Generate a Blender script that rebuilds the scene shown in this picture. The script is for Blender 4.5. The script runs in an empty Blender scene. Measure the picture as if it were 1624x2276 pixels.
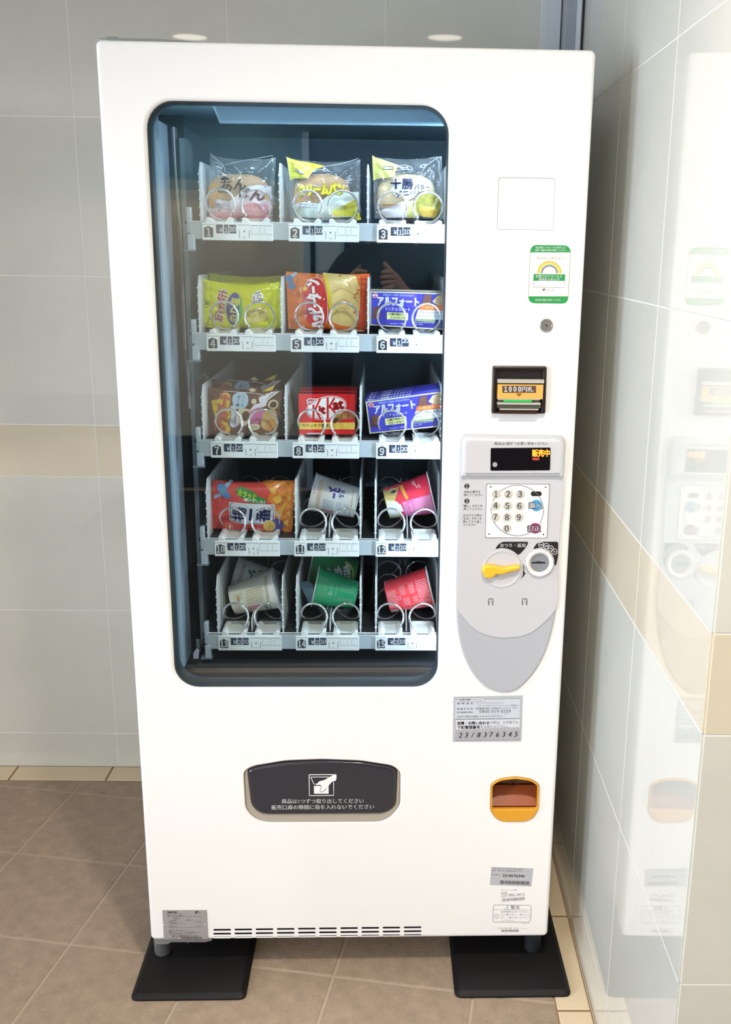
import bpy, bmesh, math, random
import numpy as np
from mathutils import Matrix, Vector
from mathutils.geometry import tessellate_polygon

random.seed(7)
C = bpy.context.scene.collection
S = bpy.context.scene
pi = math.pi

# ---------------------------------------------------------------- camera
FPX, CX, CY, HC = 2230.18, 919.6, 1138.0, 1.50266
RR = np.array([[0.99985487, -0.01061771, 0.01332294],
               [0.01018335, -0.25446208, -0.96702914],
               [0.01365781, 0.96702446, -0.25431702]])        # rows: right, down, forward
cam_data = bpy.data.cameras.new('camera')
cam = bpy.data.objects.new('camera', cam_data)
C.objects.link(cam)
cam.matrix_world = Matrix(((RR[0][0], -RR[1][0], -RR[2][0], 0), (RR[0][1], -RR[1][1], -RR[2][1], 0),
                           (RR[0][2], -RR[1][2], -RR[2][2], HC), (0, 0, 0, 1)))
cam_data.sensor_width = 36.0
cam_data.lens = FPX / 2276 * 36
cam_data.shift_x = (812 - CX) / 2276
cam_data.clip_start = 0.01
S.camera = cam

# ---------------------------------------------------------------- light and exposure
S.view_settings.view_transform = 'Standard'
S.view_settings.look = 'None'
S.view_settings.gamma = 1.0
S.view_settings.use_curve_mapping = False
S.view_settings.exposure = -0.8
S.cycles.max_bounces = 14
S.cycles.transparent_max_bounces = 24
S.cycles.diffuse_bounces = 5
S.cycles.glossy_bounces = 6
S.cycles.sample_clamp_indirect = 6.0
world = bpy.data.worlds.new('world')
S.world = world
world.use_nodes = True
world.node_tree.nodes['Background'].inputs[0].default_value = (0.75, 0.86, 1.0, 1)
world.node_tree.nodes['Background'].inputs[1].default_value = 0.08


def area_light(name, loc, target, sx, sy, energy, col, spread=180):
    d = bpy.data.lights.new(name, 'AREA')
    d.shape = 'RECTANGLE'; d.size = sx; d.size_y = sy; d.energy = energy; d.color = col
    d.spread = math.radians(spread)
    o = bpy.data.objects.new(name, d)
    C.objects.link(o)
    o.location = loc
    o.rotation_euler = (Vector(target) - Vector(loc)).to_track_quat('-Z', 'Y').to_euler()
    return o


area_light('window_light', (-3.0, 0.75, 1.5), (0.4, 1.42, 1.1), 1.2, 1.3, 22, (0.74, 0.84, 1.0), 66)
area_light('fill_light_left', (-3.15, -1.2, 1.1), (0.0, -1.1, 0.9), 0.8, 1.5, 178, (0.77, 0.865, 1.0), 180)  # added cool fill just inside the left wall; no opening there
CZ = 2.37         # ceiling height


def disc_light(name, loc, dia, energy, col, spread):
    d = bpy.data.lights.new(name, 'AREA')
    d.shape = 'DISK'; d.size = dia; d.energy = energy; d.color = col; d.spread = math.radians(spread)
    o = bpy.data.objects.new(name, d)
    C.objects.link(o); o.location = loc
    return o


# ---------------------------------------------------------------- frames: the machine's own axes (u right, v back, w up)
OM = np.array([-0.51721768, 1.82508653, 0.0])
AM = 0.020724176
UM = np.array([math.cos(AM), math.sin(AM), 0.0])
NM = np.array([-math.sin(AM), math.cos(AM), 0.0])
CO = np.array([0, 0, HC])


def _ray(x, y):
    return RR.T @ np.array([(x - CX) / FPX, (y - CY) / FPX, 1.0])


def P(x, y, v=0.0):
    """where the sight line through a measured photo point meets the machine plane at depth v: (u, w)"""
    d = _ray(x, y); p0 = OM + NM * v
    p = CO + d * (NM @ (p0 - CO) / (NM @ d))
    return float((p - OM) @ UM), float(p[2])


def MW(u, v, w):
    return OM + UM * u + NM * v + np.array([0, 0, w])


# ---------------------------------------------------------------- materials
def lin(c):
    return tuple((x / 255 / 12.92 if x / 255 <= 0.04045 else ((x / 255 + 0.055) / 1.055) ** 2.4) for x in c)


_M = {}


def mat(name, col, rough=0.5, metal=0.0, spec=0.5, emit=0.0, noise=None, bump=None, coat=0.0):
    """col 0-255 sRGB; noise=(scale, amount) varies the colour; bump=(scale, strength)"""
    if name in _M:
        return _M[name]
    m = bpy.data.materials.new(name)
    m.use_nodes = True
    nt = m.node_tree
    b = nt.nodes['Principled BSDF']
    L = lin(col)
    b.inputs['Base Color'].default_value = (*L, 1)
    b.inputs['Roughness'].default_value = rough
    b.inputs['Metallic'].default_value = metal
    b.inputs['Specular IOR Level'].default_value = spec
    if coat:
        b.inputs['Coat Weight'].default_value = coat
        b.inputs['Coat Roughness'].default_value = 0.05
    if emit:
        b.inputs['Emission Color'].default_value = (*L, 1)
        b.inputs['Emission Strength'].default_value = emit
    if noise or bump:
        tc = nt.nodes.new('ShaderNodeTexCoord')
    if noise:
        n = nt.nodes.new('ShaderNodeTexNoise'); n.inputs['Scale'].default_value = noise[0]
        n.inputs['Detail'].default_value = 6
        n.inputs['Roughness'].default_value = 0.65
        nt.links.new(tc.outputs['Object'], n.inputs['Vector'])
        r = nt.nodes.new('ShaderNodeValToRGB')
        a = noise[1]
        r.color_ramp.elements[0].position = 0.3; r.color_ramp.elements[1].position = 0.7
        r.color_ramp.elements[0].color = (*[x * (1 - a) for x in L], 1)
        r.color_ramp.elements[1].color = (*[min(1, x * (1 + a)) for x in L], 1)
        nt.links.new(n.outputs['Fac'], r.inputs['Fac'])
        nt.links.new(r.outputs['Color'], b.inputs['Base Color'])
    if bump:
        n2 = nt.nodes.new('ShaderNodeTexNoise'); n2.inputs['Scale'].default_value = bump[0]
        n2.inputs['Detail'].default_value = 4
        nt.links.new(tc.outputs['Object'], n2.inputs['Vector'])
        bp = nt.nodes.new('ShaderNodeBump'); bp.inputs['Strength'].default_value = bump[1]
        bp.inputs['Distance'].default_value = 0.01
        nt.links.new(n2.outputs['Fac'], bp.inputs['Height'])
        nt.links.new(bp.outputs['Normal'], b.inputs['Normal'])
    _M[name] = m
    return m


def clear(name, f0, tint=(255, 255, 255), rough=0.0, haze=0.0, haze_col=(255, 255, 255), edge=1.0):
    """thin clear sheet: straight-through light plus a mirror part that grows towards grazing; haze = diffuse share"""
    if name in _M:
        return _M[name]
    m = bpy.data.materials.new(name); m.use_nodes = True
    nt = m.node_tree
    nt.nodes.remove(nt.nodes['Principled BSDF'])
    out = nt.nodes['Material Output']
    t = nt.nodes.new('ShaderNodeBsdfTransparent'); t.inputs[0].default_value = (*lin(tint), 1)
    g = nt.nodes.new('ShaderNodeBsdfGlossy'); g.inputs['Roughness'].default_value = rough
    lw = nt.nodes.new('ShaderNodeLayerWeight'); lw.inputs['Blend'].default_value = 0.5
    pw = nt.nodes.new('ShaderNodeMath'); pw.operation = 'POWER'; pw.inputs[1].default_value = 5
    ml = nt.nodes.new('ShaderNodeMath'); ml.operation = 'MULTIPLY_ADD'
    ml.inputs[1].default_value = (1 - f0) * edge; ml.inputs[2].default_value = f0
    mx = nt.nodes.new('ShaderNodeMixShader')
    nt.links.new(lw.outputs['Facing'], pw.inputs[0]); nt.links.new(pw.outputs[0], ml.inputs[0])
    nt.links.new(ml.outputs[0], mx.inputs['Fac'])
    src = t.outputs[0]
    if haze:
        d = nt.nodes.new('ShaderNodeBsdfDiffuse'); d.inputs[0].default_value = (*lin(haze_col), 1)
        hx = nt.nodes.new('ShaderNodeMixShader'); hx.inputs['Fac'].default_value = haze
        nt.links.new(t.outputs[0], hx.inputs[1]); nt.links.new(d.outputs[0], hx.inputs[2]); src = hx.outputs[0]
    nt.links.new(src, mx.inputs[1]); nt.links.new(g.outputs[0], mx.inputs[2])
    nt.links.new(mx.outputs[0], out.inputs['Surface'])
    _M[name] = m
    return m


WHITE = mat('white_enamel', (246, 245, 243), 0.22, spec=0.45)
GASKET = mat('black_rubber', (30, 31, 34), 0.5)
DARK = mat('dark_void', (22, 22, 24), 0.7)
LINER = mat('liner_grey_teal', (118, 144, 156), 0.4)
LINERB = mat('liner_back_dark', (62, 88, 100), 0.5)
SILVER = mat('brushed_steel', (176, 192, 208), 0.35, 0.35)
STEEL = mat('zinc_steel', (140, 152, 158), 0.4, 0.35)
CHROME = mat('spring_wire', (232, 232, 235), 0.16, 0.85)
TRAYG = mat('tray_grey', (176, 184, 190), 0.4, spec=0.4)
DECK = mat('tray_deck_dark', (46, 47, 52), 0.5)
LABW = mat('label_white', (232, 232, 230), 0.4)
SEATW = mat('clip_white', (226, 225, 221), 0.45)
DIVW = mat('divider_white', (214, 216, 216), 0.4)
INK = mat('ink_black', (28, 22, 22), 0.5)
INKG = mat('ink_grey', (92, 92, 98), 0.5)
INKL = mat('ink_pale_grey', (150, 150, 158), 0.5)
PWHITE = mat('print_white', (245, 245, 245), 0.4)
TABN = mat('price_tab_navy', (58, 64, 84), 0.35)
NUMB = mat('number_badge', (52, 52, 62), 0.4)
PANELG = mat('panel_light_grey', (203, 202, 206), 0.35)
PANELD = mat('panel_mid_grey', (182, 184, 190), 0.35)
STICKG = mat('sticker_silver_grey', (188, 189, 194), 0.4)
YELLOW = mat('lever_yellow', (244, 190, 52), 0.35)
ORANGE = mat('tray_amber', (226, 160, 44), 0.3)
SMOKE = mat('amber_smoke_dark', (96, 52, 30), 0.15, spec=0.6)
FLAP = mat('flap_charcoal', (48, 48, 56), 0.18, spec=0.55)
GLASS = clear('window_glass', 0.034, (251, 254, 255))


# ---------------------------------------------------------------- mesh builder
class MB:
    def __init__(self):
        self.v = []; self.f = []; self.mi = []; self.mats = []

    def _m(self, m):
        if m not in self.mats:
            self.mats.append(m)
        return self.mats.index(m)

    def add(self, vs, fs, m):
        b = len(self.v); i = self._m(m)
        self.v.extend([tuple(map(float, p)) for p in vs])
        for f in fs:
            self.f.append([b + k for k in f]); self.mi.append(i)
        return self

    def box(self, x0, x1, y0, y1, z0, z1, m):
        vs = [(x, y, z) for x in (x0, x1) for y in (y0, y1) for z in (z0, z1)]
        return self.add(vs, [(0, 1, 3, 2), (4, 6, 7, 5), (0, 4, 5, 1), (2, 3, 7, 6), (0, 2, 6, 4), (1, 5, 7, 3)], m)

    def tube(self, pts, r, m, n=6, cap=True):
        pts = [Vector(p) for p in pts]; rings = []
        prev = None
        for i, p in enumerate(pts):
            t = (pts[min(i + 1, len(pts) - 1)] - pts[max(i - 1, 0)]).normalized()
            if prev is None:
                a = t.orthogonal().normalized()
            else:
                a = (prev - t * prev.dot(t)).normalized()
            prev = a; b = t.cross(a)
            rr = r[i] if isinstance(r, (list, tuple)) else r
            rings.append([p + (a * math.cos(2 * pi * k / n) + b * math.sin(2 * pi * k / n)) * rr for k in range(n)])
        vs = [q for ring in rings for q in ring]; fs = []
        for i in range(len(pts) - 1):
            for k in range(n):
                fs.append((i * n + k, i * n + (k + 1) % n, (i + 1) * n + (k + 1) % n, (i + 1) * n + k))
        if cap:
            fs.append(tuple(range(n))[::-1]); fs.append(tuple((len(pts) - 1) * n + k for k in range(n)))
        return self.add(vs, fs, m)

    def lathe(self, prof, m, n=32, origin=(0, 0, 0), axis='y', cap0=False, cap1=False):
        """prof: list of (radius, position along the axis)"""
        vs = []; o = origin
        for r, s in prof:
            for k in range(n):
                c, q = r * math.cos(2 * pi * k / n), r * math.sin(2 * pi * k / n)
                vs.append((o[0] + c, o[1] + s, o[2] + q) if axis == 'y' else ((o[0] + c, o[1] + q, o[2] + s) if axis == 'z' else (o[0] + s, o[1] + c, o[2] + q)))
        fs = []
        for i in range(len(prof) - 1):
            for k in range(n):
                fs.append((i * n + k, i * n + (k + 1) % n, (i + 1) * n + (k + 1) % n, (i + 1) * n + k))
        if cap0: fs.append(tuple(range(n))[::-1])
        if cap1: fs.append(tuple((len(prof) - 1) * n + k for k in range(n)))
        return self.add(vs, fs, m)

    def plate(self, outer, holes, y0, y1, r, m, seg=2, back=True, mwall=None, hole_r=None, hole_m=None):
        """solid plate in the u-w plane between depths y0 (front) and y1, front edges rounded by r, with holes"""
        loops = [_ccw(outer)] + [_ccw(h)[::-1] for h in holes]
        rads = [r] + list(hole_r if hole_r is not None else [r] * len(holes))
        fronts = []
        hm = [mwall or m] + list(hole_m or [mwall or m] * len(holes))
        for lp, rr, wm in zip(loops, rads, hm):
            levels = [(0.0, y1)] + ([(0.0, y0 + rr)] if rr else [])
            for k in range(1, seg + 1):
                if rr:
                    a = pi / 2 * k / seg
                    levels.append((rr * (1 - math.cos(a)), y0 + rr - rr * math.sin(a)))
            if not rr:
                levels.append((0.0, y0))
            n = len(lp); vs = []
            for off, y in levels:
                q = _inset(lp, off) if off else lp
                vs += [(p[0], y, p[1]) for p in q]
            fs = []
            for i in range(len(levels) - 1):
                for k in range(n):
                    fs.append((i * n + k, i * n + (k + 1) % n, (i + 1) * n + (k + 1) % n, (i + 1) * n + k))
            self.add(vs, fs, wm)
            fronts.append(_inset(lp, levels[-1][0]) if levels[-1][0] else lp)
        flat = [p for lp in fronts for p in lp]
        tri = tessellate_polygon([[Vector((p[0], p[1], 0)) for p in lp] for lp in fronts])
        fs = [_orient(t, flat) for t in tri]
        self.add([(p[0], y0, p[1]) for p in flat], fs, m)
        if back:
            flat2 = [p for lp in loops for p in lp]
            tri = tessellate_polygon([[Vector((p[0], p[1], 0)) for p in lp] for lp in loops])
            self.add([(p[0], y1, p[1]) for p in flat2], [_orient(t, flat2)[::-1] for t in tri], m)
        return self

    def build(self, name, parent=None, smooth=35, loc=None):
        me = bpy.data.meshes.new(name)
        me.from_pydata(self.v, [], self.f)
        for m in self.mats:
            me.materials.append(m)
        me.polygons.foreach_set('material_index', self.mi)
        if smooth:
            me.polygons.foreach_set('use_smooth', [True] * len(me.polygons))
            me.set_sharp_from_angle(angle=math.radians(smooth))
        me.update()
        o = bpy.data.objects.new(name, me)
        C.objects.link(o)
        if parent: o.parent = parent
        if loc is not None: o.location = loc
        return o


def _area(p):
    return sum(p[i][0] * p[(i + 1) % len(p)][1] - p[(i + 1) % len(p)][0] * p[i][1] for i in range(len(p))) / 2


def _ccw(p):
    p = list(p)
    return p if _area(p) > 0 else p[::-1]


def _orient(t, pts):
    a, b, c = (pts[i] for i in t)
    s = (b[0] - a[0]) * (c[1] - a[1]) - (c[0] - a[0]) * (b[1] - a[1])
    return tuple(t) if s > 0 else tuple(t)[::-1]


def _inset(p, d):
    """move a loop towards its left (the material's side) by d"""
    n = len(p); out = []
    for i in range(n):
        a, b, c = p[i - 1], p[i], p[(i + 1) % n]
        e1 = (b[0] - a[0], b[1] - a[1]); e2 = (c[0] - b[0], c[1] - b[1])
        l1 = math.hypot(*e1) or 1; l2 = math.hypot(*e2) or 1
        n1 = (-e1[1] / l1, e1[0] / l1); n2 = (-e2[1] / l2, e2[0] / l2)
        mx, my = n1[0] + n2[0], n1[1] + n2[1]
        k = mx * n1[0] + my * n1[1]
        k = max(k, 0.5)
        out.append((b[0] + mx / k * d, b[1] + my / k * d))
    return out


def rrect(x0, x1, z0, z1, r, seg=5):
    out = []
    r = min(r, (x1 - x0) / 2 - 1e-6, (z1 - z0) / 2 - 1e-6)
    for cx, cz, a0 in ((x1 - r, z0 + r, -90), (x1 - r, z1 - r, 0), (x0 + r, z1 - r, 90), (x0 + r, z0 + r, 180)):
        for k in range(seg + 1):
            a = math.radians(a0 + 90 * k / seg)
            out.append((cx + r * math.cos(a), cz + r * math.sin(a)))
    return out


def circ(cx, cz, r, n=32, rz=None):
    rz = rz or r
    return [(cx + r * math.cos(2 * pi * k / n), cz + rz * math.sin(2 * pi * k / n)) for k in range(n)]


def roundpoly(pts, r, seg=4):
    """round the corners of a convex or concave outline"""
    out = []; n = len(pts)
    for i in range(n):
        a, b, c = (np.array(pts[i - 1]), np.array(pts[i]), np.array(pts[(i + 1) % n]))
        l1 = np.linalg.norm(a - b); l2 = np.linalg.norm(c - b)
        rr = r[i] if isinstance(r, (list, tuple)) else r
        d = min(rr, l1 * 0.49, l2 * 0.49)
        p0 = b + (a - b) / l1 * d; p1 = b + (c - b) / l2 * d
        for k in range(seg + 1):
            t = k / seg
            q = (1 - t) ** 2 * p0 + 2 * t * (1 - t) * b + t * t * p1
            out.append((float(q[0]), float(q[1])))
    return out


def spline(pts, n=6, closed=True):
    """Catmull-Rom through the points"""
    out = []; N = len(pts)
    rng = range(N) if closed else range(N - 1)
    for i in rng:
        if closed:
            p0, p1, p2, p3 = (np.array(pts[(i + k) % N]) for k in (-1, 0, 1, 2))
        else:
            p0, p1, p2, p3 = (np.array(pts[min(max(i + k, 0), N - 1)]) for k in (-1, 0, 1, 2))
        for k in range(n):
            t = k / n
            q = 0.5 * (2 * p1 + (p2 - p0) * t + (2 * p0 - 5 * p1 + 4 * p2 - p3) * t * t + (3 * p1 - p0 - 3 * p2 + p3) * t ** 3)
            out.append((float(q[0]), float(q[1])))
    if not closed:
        out.append(tuple(map(float, pts[-1])))
    return out


_T = {}


def glyphs(s, bold=0.0, shear=0.0):
    """flat triangles of a line of text, one unit high, its left end at 0"""
    k = (s, bold, shear)
    if k not in _T:
        cu = bpy.data.curves.new('lettering', 'FONT'); cu.body = s; cu.size = 1
        cu.offset = bold; cu.shear = shear; cu.resolution_u = 2
        o = bpy.data.objects.new('lettering', cu)
        me = bpy.data.meshes.new_from_object(o)
        vs = [(v.co.x, v.co.y) for v in me.vertices]; fs = [tuple(p.vertices) for p in me.polygons]
        bpy.data.objects.remove(o); bpy.data.curves.remove(cu); bpy.data.meshes.remove(me)
        x0 = min(v[0] for v in vs); x1 = max(v[0] for v in vs); z0 = min(v[1] for v in vs); z1 = max(v[1] for v in vs)
        _T[k] = (vs, fs, (x0, x1, z0, z1))
    return _T[k]


class Print:
    """flat print laid on a surface: shapes are given in measured photo points, carried to plane v and dropped on front(u, w)"""

    def __init__(self, mb, v, front, org=(0, 0, 0), eps=0.0004, step=0.0):
        self.mb = mb; self.v = v; self.front = front; self.org = org; self.eps = eps; self.layer = 0; self.step = step

    def _put(self, pts, fs, m, lift):
        vs = []
        for x, y in pts:
            u, w = P(x, y, self.v)
            u -= self.org[0]; w -= self.org[2]
            vs.append((u, self.front(u, w) - self.eps * (1 + lift), w))
        self.mb.add(vs, fs, m)

    def poly(self, pts, m, lift=0):
        pts = list(pts)
        tri = tessellate_polygon([[Vector((p[0], p[1], 0)) for p in pts]])
        fs = [_orient(t, [(p[0], -p[1]) for p in pts]) for t in tri]
        if self.step:
            pts, fs = _subdiv(pts, fs, self.step)
        self._put(pts, fs, m, lift)

    def ring(self, cx, cy, r, wd, m, lift=0, ry=None, a0=0, a1=360, n=36):
        ry = ry or r
        pts = []; fs = []
        for k in range(n + 1):
            a = math.radians(a0 + (a1 - a0) * k / n)
            for q in (0, wd):
                pts.append((cx + (r - q) * math.cos(a), cy - (ry - q) * math.sin(a)))
        for k in range(n):
            fs.append((2 * k, 2 * k + 2, 2 * k + 3, 2 * k + 1))
        self._put(pts, fs, m, lift)

    def disc(self, cx, cy, r, m, lift=0, ry=None, n=28):
        ry = ry or r
        self.poly([(cx + r * math.cos(2 * pi * k / n), cy + ry * math.sin(2 * pi * k / n)) for k in range(n)], m, lift)

    def rect(self, x0, y0, x1, y1, m, lift=0, r=0):
        if r:
            self.poly([(p[0], p[1]) for p in rrect(x0, x1, y0, y1, r, 4)], m, lift)
        else:
            self.poly([(x0, y0), (x1, y0), (x1, y1), (x0, y1)], m, lift)

    def line(self, pts, wd, m, lift=0, closed=False):
        pts = [np.array(p, float) for p in pts]
        if closed: pts = pts + [pts[0]]
        L = []; n = len(pts)
        for i, p in enumerate(pts):
            a = pts[max(i - 1, 0)]; b = pts[min(i + 1, n - 1)]
            if closed and i in (0, n - 1): a, b = pts[-2], pts[1]
            t = (b - a) / (np.linalg.norm(b - a) or 1)
            q = np.array([-t[1], t[0]]) * wd / 2
            L += [tuple(p + q), tuple(p - q)]
        fs = [(2 * k, 2 * k + 1, 2 * k + 3, 2 * k + 2) for k in range(n - 1)]
        self._put(L, fs, m, lift)

    def text(self, s, x, y, h, m, ang=0, w=None, bold=0.0, lift=0, align='l', shear=0.0):
        """h: height of the ink in photo px; (x, y): middle-left (or middle) of the ink; ang: degrees counter-clockwise; w: width of the ink"""
        vs, fs, (x0, x1, z0, z1) = glyphs(s, 0.0, shear)
        k = h / (z1 - z0); kx = w / (x1 - x0) if w else k
        ca, sa = math.cos(math.radians(ang)), math.sin(math.radians(ang))
        e = bold * k
        offs = [(0, 0)] if bold <= 0.004 else ([(-e * 0.8, 0), (e * 0.8, 0)] if bold <= 0.022 else [(e * math.cos(t), e * math.sin(t)) for t in np.linspace(0, 2 * pi, 7 if bold < 0.06 else 9)[:-1]])
        for ox, oz in offs:
            pts = []
            for gx, gz in vs:
                a = (gx - (x0 if align == 'l' else (x0 + x1) / 2)) * kx + ox; b = (gz - (z0 + z1) / 2) * k + oz
                pts.append((x + a * ca - b * sa, y - a * sa - b * ca))
            self._put(pts, fs, m, lift)


def _subdiv(pts, fs, step):
    """split triangles until their edges are shorter than step"""
    pts = [tuple(p) for p in pts]; fs = [tuple(f) for f in fs]
    for _ in range(7):
        mid = {}; out = []; done = True

        def md(i, j):
            k = (min(i, j), max(i, j))
            if k not in mid:
                a, b = pts[k[0]], pts[k[1]]
                if math.hypot(a[0] - b[0], a[1] - b[1]) <= step: mid[k] = None
                else:
                    pts.append(((a[0] + b[0]) / 2, (a[1] + b[1]) / 2)); mid[k] = len(pts) - 1
            return mid[k]
        for a, b, c in fs:
            e = [md(a, b), md(b, c), md(c, a)]
            n = sum(x is not None for x in e)
            if n == 0:
                out.append((a, b, c)); continue
            done = False
            if n == 3:
                out += [(a, e[0], e[2]), (e[0], b, e[1]), (e[2], e[1], c), (e[0], e[1], e[2])]
            else:
                while e[0] is None or (n == 2 and e[2] is not None):
                    a, b, c = b, c, a; e = [e[1], e[2], e[0]]
                if n == 1: out += [(a, e[0], c), (e[0], b, c)]
                else: out += [(e[0], b, e[1]), (a, e[0], e[1]), (a, e[1], c)]
        fs = out
        if done: break
    return pts, fs


def empty(name, loc, rz=0.0):
    o = bpy.data.objects.new(name, None)
    C.objects.link(o)
    o.location = loc; o.rotation_euler = (0, 0, rz); o.empty_display_size = 0.1
    return o


def tag(o, label, cat, group=None):
    o['label'] = label; o['category'] = cat
    if group: o['group'] = group
    return o


def struct(o):
    o['kind'] = 'structure'
    return o


# ================================================================ the room
TILE = mat('wall_tile_beige_grey', (213, 212, 202), 0.025, spec=0.5, noise=(3.0, 0.05))
BAND = mat('wall_tile_sand_band', (218, 207, 184), 0.03, spec=0.5, noise=(4.0, 0.06))
GROUT = mat('wall_grout_pale', (240, 238, 230), 0.6)
FTILE = mat('floor_tile_brown', (161, 141, 122), 0.55, spec=0.3, noise=(26.0, 0.16), bump=(240.0, 0.25))
FGROUT = mat('floor_grout', (178, 160, 140), 0.9)
CREAM = mat('border_tile_cream', (226, 206, 174), 0.4, noise=(9.0, 0.05), bump=(200, 0.1))
BGROUT = mat('border_grout_brown', (150, 122, 92), 0.9)
ALU = mat('door_frame_aluminium', (214, 222, 230), 0.35)
ALUD = mat('door_frame_mid_grey', (158, 166, 174), 0.4)  # mid grey of the frame web
CEIL = mat('ceiling_white', (205, 202, 195), 0.8)

YB = 2.7024       # back wall
XR = 0.404        # right wall
YC = 1.2105       # the right wall's outer corner
ROWS = [0.0, 0.1085, 0.4925, 0.8825, 1.0265, 1.4195, 1.8105, 2.2015, 2.37]
G = 0.0011        # half a joint


def slab(name, pts, t, m, axes, parent, bev=0.0012):
    """a tile: outline pts in a plane, thickness t along the third axis, its face edge chamfered. axes(a, b, h) -> xyz"""
    n = len(pts); p = _ccw(pts); q = _inset(p, bev)
    vs = [axes(a, b, 0) for a, b in p] + [axes(a, b, t - bev * 0.6) for a, b in p] + [axes(a, b, t) for a, b in q]
    fs = []
    for i in range(n):
        j = (i + 1) % n
        fs += [(i, j, n + j, n + i), (n + i, n + j, 2 * n + j, 2 * n + i)]
    fs.append(tuple(range(2 * n, 3 * n)))
    mb = MB().add(vs, fs, m)
    o = mb.build(name, parent, smooth=0)
    me = o.data
    bm = bmesh.new(); bm.from_mesh(me); bmesh.ops.recalc_face_normals(bm, faces=bm.faces); bm.to_mesh(me); bm.free()
    return o


def tile_wall(name, cols, axes, base_box):
    wall = struct(MB().box(*base_box, GROUT).build(name, smooth=0))
    proto = {}
    for r in range(len(ROWS) - 1):
        z0, z1 = ROWS[r], ROWS[r + 1]
        m = BAND if r == 3 else TILE
        for c in range(len(cols) - 1):
            a0, a1 = cols[c], cols[c + 1]
            key = (round(a1 - a0, 3), round(z1 - z0, 3), r == 3)
            if key not in proto:
                hw, hh = (a1 - a0) / 2 - G, (z1 - z0) / 2 - G
                proto[key] = slab('tile', [(-hw, -hh), (hw, -hh), (hw, hh), (-hw, hh)], 0.004, m, lambda a, b, h: axes(a, b, h, True), wall, 0.0005)
                o = proto[key]
            else:
                o = proto[key].copy(); C.objects.link(o)
            o.location = axes((a0 + a1) / 2, (z0 + z1) / 2, 0, False)
    return wall


# back wall: faces -y, tiles proud of the bed
bcols = [-2.4, -2.003, -1.612, -1.2215, -0.831, -0.4405, -0.05, 0.335]
tile_wall('wall_back', bcols, lambda a, b, h, loc: (a, -h, b) if loc else (a, YB + 0.004, b), (-3.2, 0.5, YB + 0.0006, YB + 0.12, 0, CZ))
# right wall: faces -x
rcols = [YC, 1.6125, 2.0055, 2.3985, 2.47]
tile_wall('wall_right', rcols, lambda a, b, h, loc: (-h, a, b) if loc else (XR + 0.004, a, b), (XR + 0.0006, XR + 0.12, YC + 0.004, 2.7, 0, CZ))
# its return, facing the viewer
ecols = [XR + 0.002, 0.80, 1.196, 1.592, 2.4]
tile_wall('wall_front', ecols, lambda a, b, h, loc: (a, -h, b) if loc else (a, YC + 0.002, b), (XR + 0.004, 2.45, YC - 0.0014, YC + 0.12, 0, CZ))
# far sides of the room, behind the camera
PLAST = mat('plaster_warm', (206, 196, 178), 0.8, noise=(5, 0.04))
struct(MB().box(-3.3, -3.2, -2.6, 2.7, 0, 0.25, PLAST).box(-3.3, -3.2, -2.6, -0.9, 0.25, CZ, PLAST).box(-3.3, -3.2, 1.6, 2.7, 0.25, CZ, PLAST)
       .box(-3.3, -3.2, -0.9, 1.6, 2.3, CZ, PLAST).build('wall_left', smooth=0))
w1 = struct(MB().box(-3.26, -3.21, -0.9, -0.84, 0.25, 2.3, ALU).box(-3.26, -3.21, 1.54, 1.6, 0.25, 2.3, ALU).box(-3.26, -3.21, 0.32, 0.38, 0.31, 2.24, ALU)
            .box(-3.26, -3.21, -0.84, 1.54, 0.25, 0.31, ALU).box(-3.26, -3.21, -0.84, 1.54, 2.24, 2.3, ALU).build('window_1', smooth=0))
MB().box(-3.24, -3.235, -0.84, 0.32, 0.31, 2.24, clear('plain_glass', 0.04)).build('pane', w1, smooth=0)
MB().box(-3.24, -3.235, 0.38, 1.54, 0.31, 2.24, clear('plain_glass', 0.04)).build('pane', w1, smooth=0)
struct(MB().box(-3.3, 2.5, -2.7, -2.6, 0, 1.76, PLAST).box(-3.3, 2.5, -2.7, -2.6, 1.76, 1.82, mat('reflection_tint_edge', (172, 172, 162), 0.8)).box(-3.3, 2.5, -2.7, -2.6, 1.82, 1.88, mat('reflection_tint_mid', (130, 150, 152), 0.8)).box(-3.3, 2.5, -2.7, -2.6, 1.88, CZ, mat('reflection_tint_teal', (84, 122, 138), 0.8)).build('wall_rear', smooth=0))  # upper bands added to tint and soften what the machine's glass mirrors
struct(MB().box(2.4, 2.5, -2.6, 1.3, 0, CZ, PLAST).build('wall_far_right', smooth=0))
struct(MB().box(-3.3, 2.5, -2.7, 2.85, CZ, CZ + 0.1, CEIL).build('ceiling', smooth=0))

# the aluminium door frame standing in the corner behind the machine
fr = struct(MB().box(0.336, 0.372, 2.62, YB + 0.004, 0, CZ, ALU).build('trim_1', smooth=0))
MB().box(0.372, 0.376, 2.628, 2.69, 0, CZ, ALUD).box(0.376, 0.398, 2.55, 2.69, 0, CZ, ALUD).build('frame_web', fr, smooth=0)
MB().box(0.3985, 0.414, 2.486, 2.69, 0, CZ, mat('door_frame_bright', (230, 235, 240), 0.35)).build('frame_lip', fr, smooth=0)
MB().box(0.4, 0.42, 2.4705, 2.4845, 0, CZ, GASKET).build('frame_gap_shade', fr, smooth=0)  # dark strip standing in for the shade of the gap beside the tiles

# floor: brown square tiles laid aslant, cream border along the walls
floor = struct(MB().box(-3.3, 2.5, -2.7, 2.85, -0.06, -0.0015, FGROUT).build('floor', smooth=0))
AF = math.radians(-9.45)
e1 = np.array([math.cos(AF), math.sin(AF)]); e2 = np.array([-math.sin(AF), math.cos(AF)])


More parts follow.
